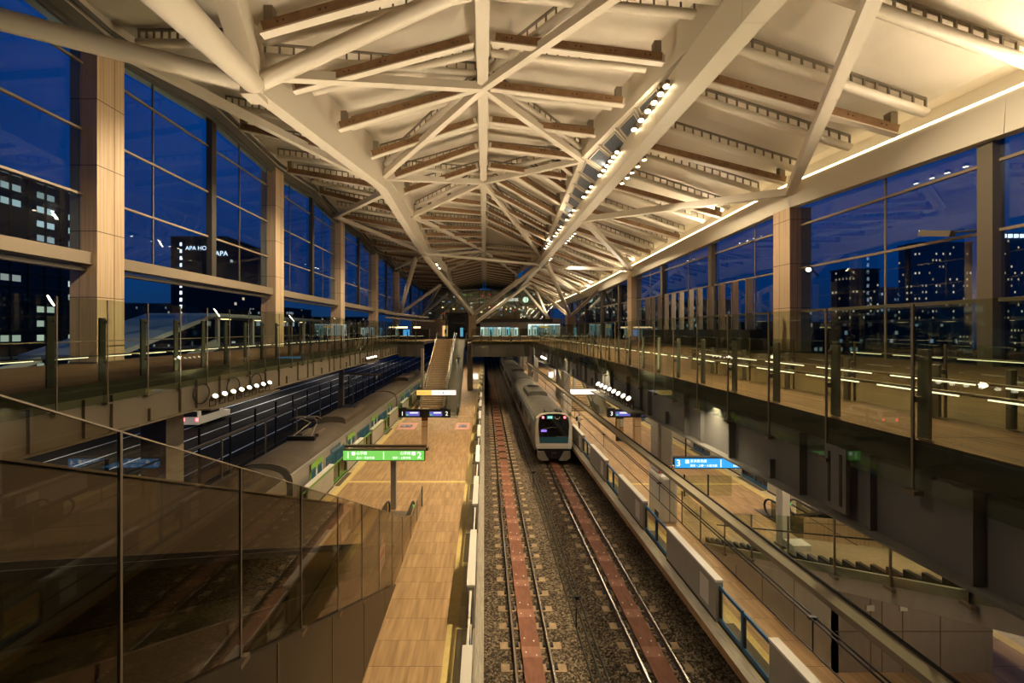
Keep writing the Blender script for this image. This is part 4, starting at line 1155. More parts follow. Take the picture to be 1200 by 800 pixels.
clerestory([30.5+2.2*i for i in range(9)], lambda y: up(poly_at(LG, y), 1.45), lambda y: up(poly_at(LU, y), .25), -1, 'slate louvred clerestory above the left zigzag girder')

# ------------------------------------------------------------------ rafters with timber sides and tubular purlins
def rafter(p, q, label, group):
    p, q = Vector(p), Vector(q)
    d = (q-p).normalized()
    p2, q2 = p + d*.46, q - d*.40
    o = thing('timber_rafter', label, 'rafter', tuple((p+q)/2), group)
    ob('steel_soffit', MB().beam(p2, q2, .30, .07, top=0), 'steel', o)
    t = ob('timber_side', MB().beam(p2+d*.15, q2-d*.15, .27, .40, top=.40), 'timber', o)
    L = (q2-p2).length
    if p.y < 36:
        m = MB(); n = max(2, int(L/1.6)); r = d.cross(Vector((0, 0, 1))).normalized()
        for i in range(n):
            for e in (-.12, .12):
                c = p2 + d*(L*(i+.5)/n + e) + Vector((0, 0, .22))
                m.box(c.x-.035, c.x+.035, c.y-.142, c.y+.142, c.z-.035, c.z+.035)
        ob('bolt_hole', m, 'black', t)
    c = q - d*.75
    ob('stub_post', MB().beam(up(c, .38), up(c, .95), .34, .30, up=(0, 1, 0), top=.15), 'purlin_web', o)
    for e in (p, q):
        s = 1 if e is p else -1
        ob('end_bracket', MB().beam(e+d*s*.42, e+d*s*.62, .2, .36, top=.36), 'steel', o)
    return o
def purlin(p, q, label, group):
    p, q = Vector(p), Vector(q)
    d = (q-p).normalized(); L = (q-p).length
    a, b = up(p + d*.48, .75), up(q - d*.42, .75)
    o = thing('roof_purlin', label, 'purlin', tuple((p+q)/2), group)
    ob('pipe', MB().tube(a, b, .19, n=10), 'steel', o, smooth=True)
    m = MB(); m.beam(up(a, .66), up(b, .66), .12, .07)
    n = max(2, int(L/.62))
    for i in range(n+1):
        c = a + (b-a)*(i/n)
        m.beam(up(c, .14), up(c, .62), .07, .07, up=(0, 1, 0), top=.035)
    ob('ladder_web', m, 'purlin_web', o)
    return o
M['purlin_web'] = mat('purlin_web_steel', (0.20, 0.16, 0.11), 0.5)
raf = {'L': 0, 'R': 0, 'OL': 0, 'OR': 0}; pur = dict(raf)
WHERE = {'L': 'just left of the ridge beam', 'R': 'just right of the ridge beam',
         'OL': 'above the left gallery', 'OR': 'above the right gallery'}
M['purlin_web'] = mat('purlin_web_steel', (0.20, 0.16, 0.11), 0.5)
def add_r(k, p, q):
    raf[k] += 1
    rafter(p, q, f'timber-sided rafter {WHERE[k]}, {nth(raf[k])} from the front', f'rafters {WHERE[k]}')
def add_p(k, p, q):
    pur[k] += 1
    purlin(p, q, f'cream tubular purlin {WHERE[k]}, {nth(pur[k])} from the front', f'purlins {WHERE[k]}')
# central bays in front
for i in range(-3, 4):
    y = 20.1 + 3.25*i
    l = up(poly_at(LU, y), -.55); l.x += .3
    add_r('L', ridge(y), l)
    add_p('L', ridge(y+1.6), up(poly_at(LU, y+1.6), -.2))
    if y < 30:
        r = up(poly_at(RU, y), -.15); r.x -= .2
        add_r('R', ridge(y), r)
        add_p('R', ridge(y+1.6), up(poly_at(RU, y+1.6), 0))
# skewed bays on the right between 29 and 56
def right_skew(yc):
    c = up(poly_at(RU, yc), -.1)
    yr = yc - c.x*(7.4/8.35)
    if yr >= 33: return ridge(yr), c
    # meets the brace (0,33)-(7.5,26.4)
    s = 7.4/8.35; b = 6.6/7.5
    x = (33 - (yc - s*c.x))/(s + b)
    y = 33 - b*x; t = x/7.5
    return Vector((x, y, lerp(RZ, ZC+13.2, t))), c
def left_skew(yl):
    c = up(poly_at(LU, yl), -.2)
    yr = yl + abs(c.x)*(7.4/7.7)
    if yl >= 37: return ridge(yr), c
    return None
i = 0; y = 29.5
while y < 57:
    p, q = right_skew(y); add_r('R', p, q)
    p, q = right_skew(y+1.5); add_p('R', p, q)
    y += 3.1
for yr in (36.0, 39.2, 42.4):
    s = 7.4/7.7; b = 4.0/7.7           # meets the brace (0,33)-(-7.7,37)
    x = (yr-33)/(s+b)
    q = Vector((-x, 33+b*x, lerp(RZ, ZC+12.3, x/7.7)))
    add_r('L', ridge(yr), q); 
y = 38.0
while y < 54:
    p, q = left_skew(y); add_r('L', p, q)
    p, q = left_skew(y+1.6); add_p('L', p, q)
    y += 3.2
y = 62.0
while y < YE-1:
    add_r('L', ridge(y), up(poly_at(LU, y), -.2)); add_r('R', ridge(y), up(poly_at(RU, y), -.1))
    add_p('L', ridge(y+1.7), up(poly_at(LU, y+1.7), 0)); add_p('R', ridge(y+1.7), up(poly_at(RU, y+1.7), 0))
    y += 3.6
y = 4.3
while y < 112:
    add_r('OR', Vector((9.8, y, ZC+12.15)), up(poly_at(ER, y), .05) + Vector((.3, 0, 0)))
    for e in (1.9, 4.9): add_p('OR', Vector((9.8, y+e, ZC+12.2)), up(poly_at(ER, y+e), -.42))
    y += 6.2
y = 10.0
while y < 108:
    g = up(poly_at(LG, y), .25); e = up(poly_at(EL, y+2.5), .1)
    add_r('OL', g, e)
    for k in (1.6, 4.3): add_p('OL', up(poly_at(LG, y+k), .4), up(poly_at(EL, y+k+2.5), 0))
    y += 5.6
# ------------------------------------------------------------------ braces
def P(x, y, z): return Vector((x, y, ZC+z))
r20, r33, r45, r62 = P(RX,20.1,14.2), P(RX,33,14.2), P(RX,45,14.2), P(RX,62,14.2)
BR = [(r20, P(7.5,26.4,13.1), 'from the nearest ridge node to the right chord bend'),
      (r20, P(10.2,8,12.9), 'from the nearest ridge node toward the front right'),
      (r20, P(-10.3,15.5,11.6), 'from the nearest ridge node to the left tube joint'),
      (r20, P(-7.7,26,11.6), 'from the nearest ridge node to the first left girder bend'),
      (r33, P(-7.7,26,11.6), 'from the second ridge node back to the first left girder bend'),
      (r33, P(7.5,26.4,13.1), 'from the second ridge node back to the right chord bend'),
      (r33, P(9.2,56,11.9), 'from the second ridge node to the far right chord'),
      (r33, P(-7.7,37,12.3), 'from the second ridge node to the left clerestory'),
      (r62, P(-7.7,37,12.3), 'from the third ridge node to the left clerestory'),
      (r62, P(9.2,56,11.9), 'from the third ridge node back to the far right chord'),
      (r62, P(-8.6,55,11.8), 'from the third ridge node to the left chord'),
      (r62, P(7.5,80,12.9), 'from the third ridge node to the farthest right chord bend'),
      (r62, P(-7.6,72,12.4), 'from the third ridge node to the farthest left chord bend'),
      (P(20,22.7,9.2), P(9.75,6.5,12.2), 'above the nearest right column, slanting toward the front'),
      (P(20,22.7,9.2), P(9.75,34,11.0), 'above the nearest right column, slanting away'),
      (P(20,47.2,8.4), P(9.75,34,11.0), 'above the second right column, slanting back to the spotlight girder'),
      (P(20,47.2,8.4), P(9.75,60,11.0), 'above the second right column, slanting farther away'),
      (P(20,72,7.6), P(9.75,60,11.0), 'from the far right eave to the spotlight girder'),
      (P(-17,39.4,13.0), P(-8.0,27.5,11.0), 'from the left eave to the first bend of the zigzag girder'),
      (P(-17,39.4,13.0), P(-8.6,48.4,11.0), 'from the left eave to the second bend of the zigzag girder'),
      (P(-17,15.75,13.0), P(-8.2,25,11.0), 'from above the nearest left column to the zigzag girder'),
      (P(-17,66,11.8), P(-8.6,50,11.0), 'from the far left eave back to the zigzag girder')]
for a, b, nm in BR:
    big = a.x > 15
    steel_beam('roof_brace', [a, b], .46 if big else .36, .5 if big else .42, 'cream roof brace ' + nm, 'roof brace', top=.05, group='roof braces')
for a, b, nm in BR[:13]:
    purlin(up(a, -.15), up(b, -.15), 'ladder-topped pipe above brace ' + nm, 'pipes above the roof braces')
steel_beam('gable_tie', [P(-9, 108, 10.9), P(8.5, 108, 10.9)], .45, .45, 'straight cream tie beam across the far gable', 'roof brace')
def strut(p, q, r, label, group='tubular struts'):
    o = thing('tubular_strut', label, 'strut', tuple(p), group)
    p, q = Vector(p), Vector(q); d = (q-p).normalized()
    ob('tube', MB().tube(p+d*.3, q-d*.3, r, n=18), 'steel', o, smooth=True)
    ob('end_plate', MB().beam(p, p+d*.5, r*1.1, r*1.7, top=r*.85), 'steel', o)
    ob('end_plate', MB().beam(q-d*.5, q, r*1.1, r*1.7, top=r*.85), 'steel', o)
    ob('collar', MB().tube(p+d*.30, p+d*.42, r+.025, n=18), 'steel', o)
    return o
L0 = P(-10.3, 15.5, 10.95)
strut(L0, P(-18.4, 11.9, 11.1), .37, 'thick cream tube running level from the left joint past the nearest left column')
strut(L0, P(-5.6, 3.9, 5.75), .44, 'thickest cream tube sloping from the left joint down toward the front')
strut(L0, P(-1.2, 14.4, 14.0), .33, 'cream tube rising from the left joint to the ridge')
single('tube_joint', MB().beam(P(-10.3, 15.5, 10.3), P(-10.3, 15.5, 12.1), .75, .75, up=(0, 1, 0), top=.37), 'steel', 'cream joint block where the left tubes meet the zigzag girder', 'tube joint')
C = P(-2.25, 65.6, 2.75)
strut(C, P(-8.6, 48.6, 10.6), .40, 'thick cream tube from the middle column up to the left girder')
strut(C, P(9.1, 57.6, 10.6), .40, 'thick cream tube from the middle column up to the right girder')
strut(P(-1.7, 66.2, 1.3), P(9.3, 72, 9.6), .33, 'lower cream tube from the back of the middle column to the right girder')
strut(P(-1.9, 66.4, 2.7), P(-7.6, 84, 10.4), .33, 'cream tube leaning away behind the middle column')
D = P(16.2, 65.6, 2.4)
strut(D, P(9.9, 54.7, 10.5), .36, 'cream tube from the far right column up to the spotlight girder')
strut(D, P(20.2, 61.5, 6.9), .32, 'short cream tube from the far right column up to the right eave')
strut(D, P(10.0, 71, 8.9), .30, 'cream tube from the far right column leaning away')
strut(P(16.4, 90, 3.3), P(9.6, 86, 10.3), .30, 'cream tube from the farthest right column to the spotlight girder')
strut(P(16.4, 90, 3.3), P(11.3, 80, 10.5), .30, 'second cream tube from the farthest right column, steeper')
strut(P(-16.9, 69.5, 3.4), P(-10.4, 52, 10.6), .36, 'steep cream tube beside the farthest left column')
strut(P(-16.9, 69.5, 3.2), P(-9.2, 72, 9.3), .32, 'shallow cream tube beside the farthest left column')
strut(P(-16.1, 89, 3.7), P(-9.3, 73, 9.3), .32, 'cream tube above the kiosk canopy')
strut(P(-16.1, 89, 3.5), P(-9.0, 84, 8.6), .30, 'lower cream tube above the kiosk canopy')
strut(P(-8.75, 48.6, 10.7), P(9.1, 57.5, 10.75), .22, 'thin cream tie tube crossing below the ridge between both girders', 'tie tubes')
# ------------------------------------------------------------------ eaves
t = 0
o = struct('trim_1', MB(), 'steel')
m = MB()
for a, b in zip(ER, ER[1:]): m.beam(Vector(a)+Vector((.3, 0, -.05)), Vector(b)+Vector((.3, 0, -.05)), .55, 1.45)
ob('eave_girder', m, 'steel', o)
m = MB()
for a, b in zip(ER, ER[1:]): m.beam(Vector(a)+Vector((.55, 0, .35)), Vector(b)+Vector((.55, 0, .35)), .05, .30)
ob('cove_rail', m, 'steel', o)
o = thing('cove_light', 'continuous warm light strip along the right eave under the roof', 'cove light', (20.1, 30, ZC+9.5))
for a, b in zip(ER, ER[1:]):
    ob('light_strip', MB().beam(Vector(a)+Vector((.12, 0, .10)), Vector(b)+Vector((.12, 0, .10)), .16, .05, top=.05), 'cove', o)
o = struct('trim_2', MB(), 'mullion_r')
M['gutter'] = mat('grey_gutter', (0.13, 0.12, 0.10), 0.5, 0.3)
for dz, dx, w, h in ((.25, 0, .25, .55), (-.10, -.15, .12, .35), (.62, .2, .12, .2)):
    m = MB()
    for a, b in zip(EL, EL[1:]): m.beam(Vector(a)+Vector((dx-.2, 0, dz)), Vector(b)+Vector((dx-.2, 0, dz)), w, h)
    ob('gutter_strip', m, 'gutter', o)
# ------------------------------------------------------------------ spotlights on the lamp girder
SP = [16.7,17.25,17.9,18.6,19.4,20.3, 22.9,23.5,24.1,24.8,25.5,26.3, 28.4,29.4,30.6, 34.0,35.4,37.0, 39.5,40.6,42.0,43.4, 46,47.2,48.6,50]
n = 0
for y in SP:
    n += 1
    o = thing('roof_spotlight', f'lit spotlight on the left edge of the spotlight girder, {nth(n)} from the front', 'spotlight', (8.78, y, ZC+11.6), 'spotlights on the left edge of the girder')
    ob('housing', MB().tube((8.80, y, ZC+11.95), (8.74, y-.05, ZC+11.68), .12, .15, n=14), 'bronze', o, smooth=True)
    ob('lens', MB().tube((8.74, y-.05, ZC+11.68), (8.737, y-.053, ZC+11.66), .135, n=14), 'lens', o)
    ob('bracket', MB().box(8.78, 8.95, y-.03, y+.03, ZC+11.7, ZC+11.76), 'dark', o)
n = 0
for y in [21.7,22.6,23.5,24.3,25.2, 38.4,39.4,40.4,41.4,42.6, 52, 53.4]:
    n += 1
    o = thing('roof_spotlight', f'lit spotlight under the right edge of the spotlight girder, {nth(n)} from the front', 'spotlight', (10.0, y, ZC+10.6), 'spotlights under the right edge of the girder')
    ob('housing', MB().tube((10.0, y, ZC+10.85), (10.0, y, ZC+10.62), .10, .12, n=14), 'bronze', o, smooth=True)
    ob('lens', MB().tube((10.0, y, ZC+10.62), (10.0, y, ZC+10.60), .115, n=14), 'lens', o)
    ob('bracket', MB().box(9.75, 9.95, y-.03, y+.03, ZC+10.75, ZC+10.8), 'dark', o)
n = 0
for y in (54.0, 54.9, 57.2, 58.0):
    n += 1
    o = thing('roof_spotlight', f'lit spotlight beside the left girder above the far stairs, {nth(n)} from the front', 'spotlight', (-7.4, y, ZC+9.4), 'spotlights beside the left girder')
    ob('housing', MB().tube((-7.5, y, ZC+10.55), (-7.5, y, ZC+10.2), .10, .13, n=12), 'bronze', o, smooth=True)
    ob('lens', MB().tube((-7.5, y, ZC+10.2), (-7.5, y, ZC+10.17), .125, n=12), 'lens', o)
# closing wall of the concourse behind the viewer
o = struct('wall_front', MB().box(-19, 22.5, -9.4, -9.0, -.6, 27), 'wall_wood')
# ------------------------------------------------------------------ left window wall
wn = 0
XW = -17.7
BAYS = [(-9.0, 4.0), (4.0, 15.2)] + [(LC[i]+1.15, LC[i+1]) for i in range(4)] + [(LC[4]+1.15, 95)]
for y0, y1 in BAYS:
    wn += 1
    o = struct(f'window_{wn}', MB().box(XW-.3, XW+.5, y0-.4, y1+.4, ZC+2.85, ZC+3.38), 'spandrel')
    zt = min(poly_at(EL, y)[2] for y in (y0, (y0+y1)/2, y1))
    ym = (y0+y1)/2
    ysub = [y0, lerp(y0, ym, .36), ym, lerp(ym, y1, .46), y1] if y1-y0 < 15 else [y0+(y1-y0)*i/4 for i in range(5)]
    for a, b in zip(ysub, ysub[1:]):
        m = MB(); m.prism_x([(a+.03, ZC+3.38), (b-.03, ZC+3.38), (b-.03, poly_at(EL, b)[2]), (a+.03, poly_at(EL, a)[2])], XW-.015, XW+.015)
        ob('pane', m, 'window', o)
    for yy in ysub[1:-1]:
        w = .18 if yy == ysub[2] else .025
        ob('mullion', MB().box(XW-.05, XW+(.32 if w > .1 else .04), yy-w, yy+w, ZC+3.38, poly_at(EL, yy)[2]), 'mullion' if w > .1 else 'mullion_r', o)
    for zz in (5.94, 8.77, 11.7):
        ob('transom', MB().box(XW-.04, XW+.10, y0, y1, ZC+zz-.05, ZC+zz+.05), 'spandrel', o)
    ob('soffit_rail', MB().box(XW-.1, XW+.25, y0, y1, ZC+2.55, ZC+2.72), 'mullion', o)
# ------------------------------------------------------------------ right window wall
XR = 20.7
YS = [-9.0, -3.1, 5.5, 14.1, 22.7, 31.3, 39.9, 47.5, 52.7, 60.6, 70, 82, 95]
for y0, y1 in zip(YS, YS[1:]):
    wn += 1
    o = struct(f'window_{wn}', MB().box(XR-.12, XR+.12, y0, y1, ZC+1.12, ZC+1.28), 'mullion_r')
    ob('pane', MB().box(XR-.015, XR+.015, y0+.05, y1-.05, ZF, ZC+8.4), 'window_r', o)
    for zz in (4.0, 6.8): ob('transom', MB().box(XR-.08, XR+.08, y0, y1, ZC+zz-.06, ZC+zz+.06), 'spandrel', o)
    ym = lerp(y0, y1, .44)
    ob('mullion', MB().box(XR-.04, XR+.04, ym-.03, ym+.03, ZF, ZC+8.2), 'spandrel', o)
    if abs(y0-22.7) > .1 and abs(y0-47.5) > 1:
        ob('mullion', MB().box(XR-.35, XR+.15, y0-.22, y0+.22, ZF, ZC+8.4), 'mullion_r', o)
# tall pale fins standing on a dark booth along the right windows
o = thing('exhibition_booth', 'long dark booth under the row of pale fins on the right', 'booth', (17.4, 29, ZF))
ob('booth_wall', MB().box(17.0, 18.2, 22.2, 37.2, ZF, ZC-.02), 'black', o)
ob('booth_plinth', MB().box(16.96, 18.24, 22.1, 37.3, ZF, ZF+.15), 'bronze', o)
for i, yy in enumerate([22.6, 23.9, 25.2, 26.5, 27.8, 29.0, 30.4, 31.7, 32.9, 34.2, 35.5, 36.7]):
    o = single('pale_fin', MB().box(17.1, 17.5, yy-.02, yy+.04, ZC, ZC+3.3), 'fin', f'tall pale fin standing on the dark booth, {nth(i+1)} from the front', 'fin panel', 'row of pale fins on the booth')
    ob('fin_edge', MB().box(17.06, 17.1, yy-.04, yy+.06, ZC, ZC+3.32), 'bronze', o)
m = MB()
for i, yy in enumerate((21.0, 39.0)):
    o = thing('column_spotlight', f'small lit spotlight beside the right columns, {("nearer" if i == 0 else "farther")} one', 'spotlight', (19.6, yy, ZC+3.6), 'spotlights beside the right columns')
    ob('housing', MB().tube((19.75, yy, ZC+3.75), (19.55, yy-.1, ZC+3.62), .11, .13, n=14), 'dark', o, smooth=True)
    ob('lens', MB().tube((19.55, yy-.1, ZC+3.62), (19.53, yy-.11, ZC+3.607), .12, n=14), 'lens', o)
    ob('arm', MB().tube((19.75, yy, ZC+3.75), (20.5, yy+.3, ZC+3.3), .04), 'dark', o)
o = thing('window_floodlight', 'brass floodlight clamped to the nearest right window post', 'floodlight', (20.2, 14.5, ZC+4.3))
ob('housing', MB().beam((20.2, 14.9, ZC+4.25), (20.1, 15.9, ZC+4.55), .3, .25), 'bronze', o)
ob('lens', MB().box(19.98, 20.22, 15.89, 15.93, ZC+4.33, ZC+4.55), 'shop_warm', o)
ob('arm', MB().tube((20.2, 14.9, ZC+4.2), (20.6, 14.3, ZC+4.1), .05), 'dark', o)
# ------------------------------------------------------------------ far end of the concourse
o = struct('wall_back', MB().box(-18.4, 21.6, 98.6, 99, ZF, ZC+3.2), 'wall_wood')
ob('upper_band', MB().box(-18.4, 21.6, 98.2, 98.6, ZC+.9, ZC+1.6), 'slab', o)
def shop(x0, x1, y, label, panes):
    o = thing('lit_shopfront', label, 'shopfront', ((x0+x1)/2, y, ZF))
    ob('front_frame', MB().box(x0, x1, y, y+.3, ZF, ZF+.1), 'dark', o)
    ob('fascia', MB().box(x0, x1, y, y+.5, ZF+2.6, ZF+3.2), 'bronze', o)
    n = panes; w = (x1-x0)/n
    for i in range(n):
        p = ob('shop_pane', MB().box(x0+w*i+.06, x0+w*(i+1)-.06, y+.05, y+.1, ZF+.1, ZF+2.6), ['shop_light', 'shop_light2', 'cyan_light', 'shop_light2'][i % 4], o)
        ob('shop_mullion', MB().box(x0+w*i-.04, x0+w*i+.04, y, y+.12, ZF+.1, ZF+2.6), 'dark', o)
        if i % 2 == 0: ob('display', MB().box(x0+w*i+.3, x0+w*i+w*.55, y+.02, y+.05, ZF+.2, ZF+1.5), 'dark', o)
    ob('soffit_light', MB().box(x0+.1, x1-.1, y-.1, y, ZF+2.62, ZF+2.70), 'shop_white', o)
    return o
M['shop_light2'] = mat('pale_shop_pane', (0.1, 0.13, 0.13), 0.2, 0, (0.40, 0.50, 0.46), 0.8)
M['shop_white'] = mat('white_soffit_lamp', (1, 1, 1), 0.3, 0, (0.85, 0.95, 0.92), 2.2)
shop(-1.0, 8.2, 84, 'bright white lit shopfront behind the middle column', 9)
shop(10.0, 17.5, 80, 'glass shopfront with blue-lit panes before the far right column', 8)
o = thing('timber_portal', 'timber-lined portal between the two lit shopfronts', 'portal', (9.2, 84, ZF))
ob('portal_frame', MB().box(8.3, 8.8, 83.8, 84.6, ZF, ZF+3.0), 'clad', o)
ob('portal_head', MB().box(8.3, 17.5, 83.9, 84.5, ZF+2.6, ZF+3.15), 'wall_wood', o)
ob('portal_light', MB().box(8.9, 13.5, 83.7, 83.8, ZF+2.5, ZF+2.6), 'shop_warm', o)
o = thing('fascia_band', 'timber and grey fascia band above the bright shopfront', 'fascia', (5, 82, ZC+1))
ob('grey_field', MB().box(-1.0, 6.2, 82.4, 82.8, ZC+.55, ZC+1.75), 'grey_panel', o)
ob('timber_field', MB().box(6.2, 14.2, 82.4, 82.8, ZC+.45, ZC+1.75), 'wall_wood', o)
ob('soffit', MB().box(-1.0, 16, 81.5, 84, ZC+1.75, ZC+2.5), 'slab', o)
o = thing('direction_sign', 'small yellow lit sign above the glass shopfront', 'sign', (14, 78, ZC+.6))
ob('face', MB().box(12.3, 14.4, 77.9, 78, ZC+.40, ZC+.85), 'sign_yellow', o)
ob('sign_hanger', MB().box(13.3, 13.4, 77.92, 77.98, ZC+.85, ZC+1.8), 'dark', o)
# upper restaurant gallery
o = thing('restaurant_gallery', 'dark glazed restaurant gallery above the shops, warm lamps behind the glass', 'gallery', (3, 96, ZC+2.5))
ob('gallery_floor', MB().box(-17.5, 18, 91, 98, ZC+2.3, ZC+2.7), 'slab', o)
M['gallery_dark'] = mat('dark_gallery_wall', (0.13, 0.125, 0.10), 0.4)
ob('gallery_back', MB().box(-17.5, 18, 98, 98.3, ZC+2.7, ZC+11.2), 'gallery_dark', o)
ob('gallery_glass', MB().box(-17.5, 18, 91.0, 91.05, ZC+2.7, ZC+10.6), 'window_far', o)
for i in range(12): ob('glass_mullion', MB().box(-17+3.1*i, -16.9+3.1*i, 90.9, 91.1, ZC+2.7, ZC+10.6), 'dark', o)
ob('counter', MB().box(0, 15, 92.5, 93.2, ZC+2.7, ZC+3.7), 'timber', o)
o = thing('lit_menu_board', 'white lit board inside the restaurant gallery', 'lit board', (8, 93.9, ZC+7))
ob('board_face', MB().box(5.6, 9.5, 97.8, 97.9, ZC+8.0, ZC+8.9), 'sign_white', o)
o = thing('round_lamp', 'round white lamp sign inside the restaurant gallery', 'lamp', (11.5, 93.9, ZC+8))
M['round_lamp'] = mat('pale_green_lamp', (0.8, 1, 0.9), 0.3, 0, (0.65, 0.95, 0.78), 2.2)
ob('lamp_face', MB().tube((11.6, 97.9, ZC+8.4), (11.6, 97.7, ZC+8.4), .8, n=24), 'round_lamp', o)
for i in range(14):
    x = -1.0 + 1.15*i
    single('pendant_lamp', MB().ball((x, 93.5, ZC+5.5+.25*((i*7) % 3)), .16, .16, .16), 'shop_warm', f'warm pendant lamp in the restaurant gallery, {nth(i+1)} from the left', 'pendant lamp', 'pendant lamps of the restaurant gallery', True)
random.seed(3)
for i in range(44):
    x = -15 + 2.85*(i % 11) + random.uniform(-.8, .8); z = ZC + 4.6 + 1.6*(i//11) + random.uniform(-.5, .5)
    if 4.5 < x < 13 and z > ZC+7: x += 0; z = ZC + 5.4 + .2*(i % 3)
    c = random.choice(['cyan_light', 'shop_warm', 'sign_white', 'sign_green', 'tail_dim', 'blue_light'])
    if c not in M: M['tail_dim'] = mat('small_red_lamp', (0.3, 0.02, 0.02), 0.3, 0, (0.9, 0.08, 0.06), 1.2)
    single('wall_light', MB().box(x-.3, x+.3, 97.85, 97.97, z-.14, z+.14), c, f'small {({"cyan_light":"cyan","shop_warm":"amber","sign_white":"white","sign_green":"green","tail_dim":"red","blue_light":"blue"}[c])} light in the dark restaurant gallery', 'light', 'small lights of the restaurant gallery')
# lift shaft
o = thing('lift_shaft', 'dark glazed lift shaft left of the middle column', 'lift', (-4.6, 59, ZF))
for xx in (-6.4, -2.95):
    for yy in (57, 60): ob('corner_post', MB().box(xx, xx+.18, yy, yy+.18, ZF, ZC+2.7), 'black', o)
ob('roof_plate', MB().box(-6.4, -2.77, 57, 60.18, ZC+2.5, ZC+2.75), 'black', o)
ob('lift_glass', MB().box(-6.2, -2.95, 57.05, 57.08, ZF, ZC+2.5), 'window', o)
ob('lift_back', MB().box(-6.2, -2.95, 60.0, 60.1, ZF, ZC+2.5), 'black', o)
ob('lift_door', MB().box(-5.3, -4.0, 59.9, 60.0, ZF, ZF+2.1), 'dark', o)
ob('blue_panel', MB().box(-4.2, -3.7, 59.85, 59.9, ZF+.3, ZF+1.8), 'cyan_light', o)
ob('mid_band', MB().box(-5.4, -3.2, 57.0, 57.04, ZC+.9, ZC+1.3), 'dark', o)
# left of the lift: panels, kiosk canopy, counters
o = thing('timber_partition', 'timber-panelled partition with a lit doorway left of the lift', 'partition', (-11, 74, ZF))
ob('panel', MB().box(-16.0, -9.4, 76, 76.3, ZF, ZC+2.2), 'wall_wood', o)
ob('panel', MB().box(-9.3, -7.0, 72, 72.3, ZF, ZC+2.0), 'clad', o)
ob('panel_head', MB().box(-9.0, -6.6, 71.9, 72.0, ZF+2.4, ZC+1.6), 'clad', o)
M['door_glow'] = mat('warm_lit_doorway', (0.6, 0.4, 0.15), 0.4, 0, (0.95, 0.62, 0.24), 0.9)
ob('doorway_glow', MB().box(-8.7, -7.2, 71.9, 71.99, ZF+.1, ZF+2.3), 'door_glow', o)
o = thing('kiosk_canopy', 'folded cream kiosk canopy at the far left of the concourse', 'canopy', (-14, 62, ZC+1.5))
for i, (za, zb_) in enumerate(((2.6, 2.0), (1.9, 1.3))):
    m = MB(); m._add([(-16.6, 58, ZC+za), (-10.6+i, 60, ZC+zb_), (-10.6+i, 66, ZC+zb_+.2), (-16.6, 66, ZC+za+.2),
                      (-16.6, 58, ZC+za+.3), (-10.6+i, 60, ZC+zb_+.25), (-10.6+i, 66, ZC+zb_+.45), (-16.6, 66, ZC+za+.5)],
                     [(3,2,1,0), (4,5,6,7), (0,1,5,4), (1,2,6,5), (2,3,7,6), (3,0,4,7)])
    ob('canopy_leaf', m, 'fin', o)
for xx in (-15.8, -12.4): ob('canopy_post', MB().box(xx, xx+.2, 62, 62.2, ZF, ZC+1.6), 'fin', o)
for x0, x1, nm in ((-15.6, -12.4, 'dark info counter with warm light strip at the far left'), (-11.6, -8.9, 'dark info counter nearer the far stairs')):
    o = thing('info_counter', nm, 'counter', ((x0+x1)/2, 56, ZF))
    ob('counter_body', MB().box(x0, x1, 55.6, 56.4, ZF, ZF+1.5), 'panel_dark', o)
    ob('counter_top', MB().box(x0-.05, x1+.05, 55.5, 56.5, ZF+1.5, ZF+1.56), 'bronze', o)
    ob('light_strip', MB().box(x0+.1, x1-.1 if x0 < -12 else x0+1.2, 56.2, 56.3, ZF+1.75, ZF+1.95), 'shop_warm', o)
    ob('light_post', MB().box(x0+.1, x0+.16, 56.22, 56.28, ZF+1.56, ZF+1.75), 'dark', o)
    ob('light_post', MB().box(x0+1.0, x0+1.06, 56.22, 56.28, ZF+1.56, ZF+1.75), 'dark', o)
o = thing('ticket_screen', 'blue lit ticket screen between the far counters', 'screen', (-12.6, 55, ZF))
ob('screen_face', MB().box(-12.9, -11.9, 55.0, 55.1, ZF+.5, ZF+1.5), 'blue_light', o)
ob('screen_stand', MB().box(-12.6, -12.2, 55.05, 55.3, ZF, ZF+.5), 'dark', o)
# gates under the far deck, shop lights on the right platform far away
for i, (x, y) in enumerate(((-1.5, 58), (11.5, 60), (13.2, 63))):
    o = thing('vending_machine', ['lit vending machine beyond the grey column on the left platform', 'lit vending machine far along the right platform', 'farthest lit vending machine on the right platform'][i], 'vending machine', (x, y, ZP), 'vending machines')
    ob('cabinet', MB().box(x-.5, x+.5, y, y+.7, ZP, ZP+1.85), 'white_panel', o)
    ob('display', MB().box(x-.42, x+.42, y-.02, y, ZP+.8, ZP+1.7), 'sign_white', o)
single('blue_sign_board', MB().box(9.0, 12.8, 58, 58.1, 5.4, 5.9), 'sign_blue', 'small blue lit sign under the far deck above the right platform', 'sign')
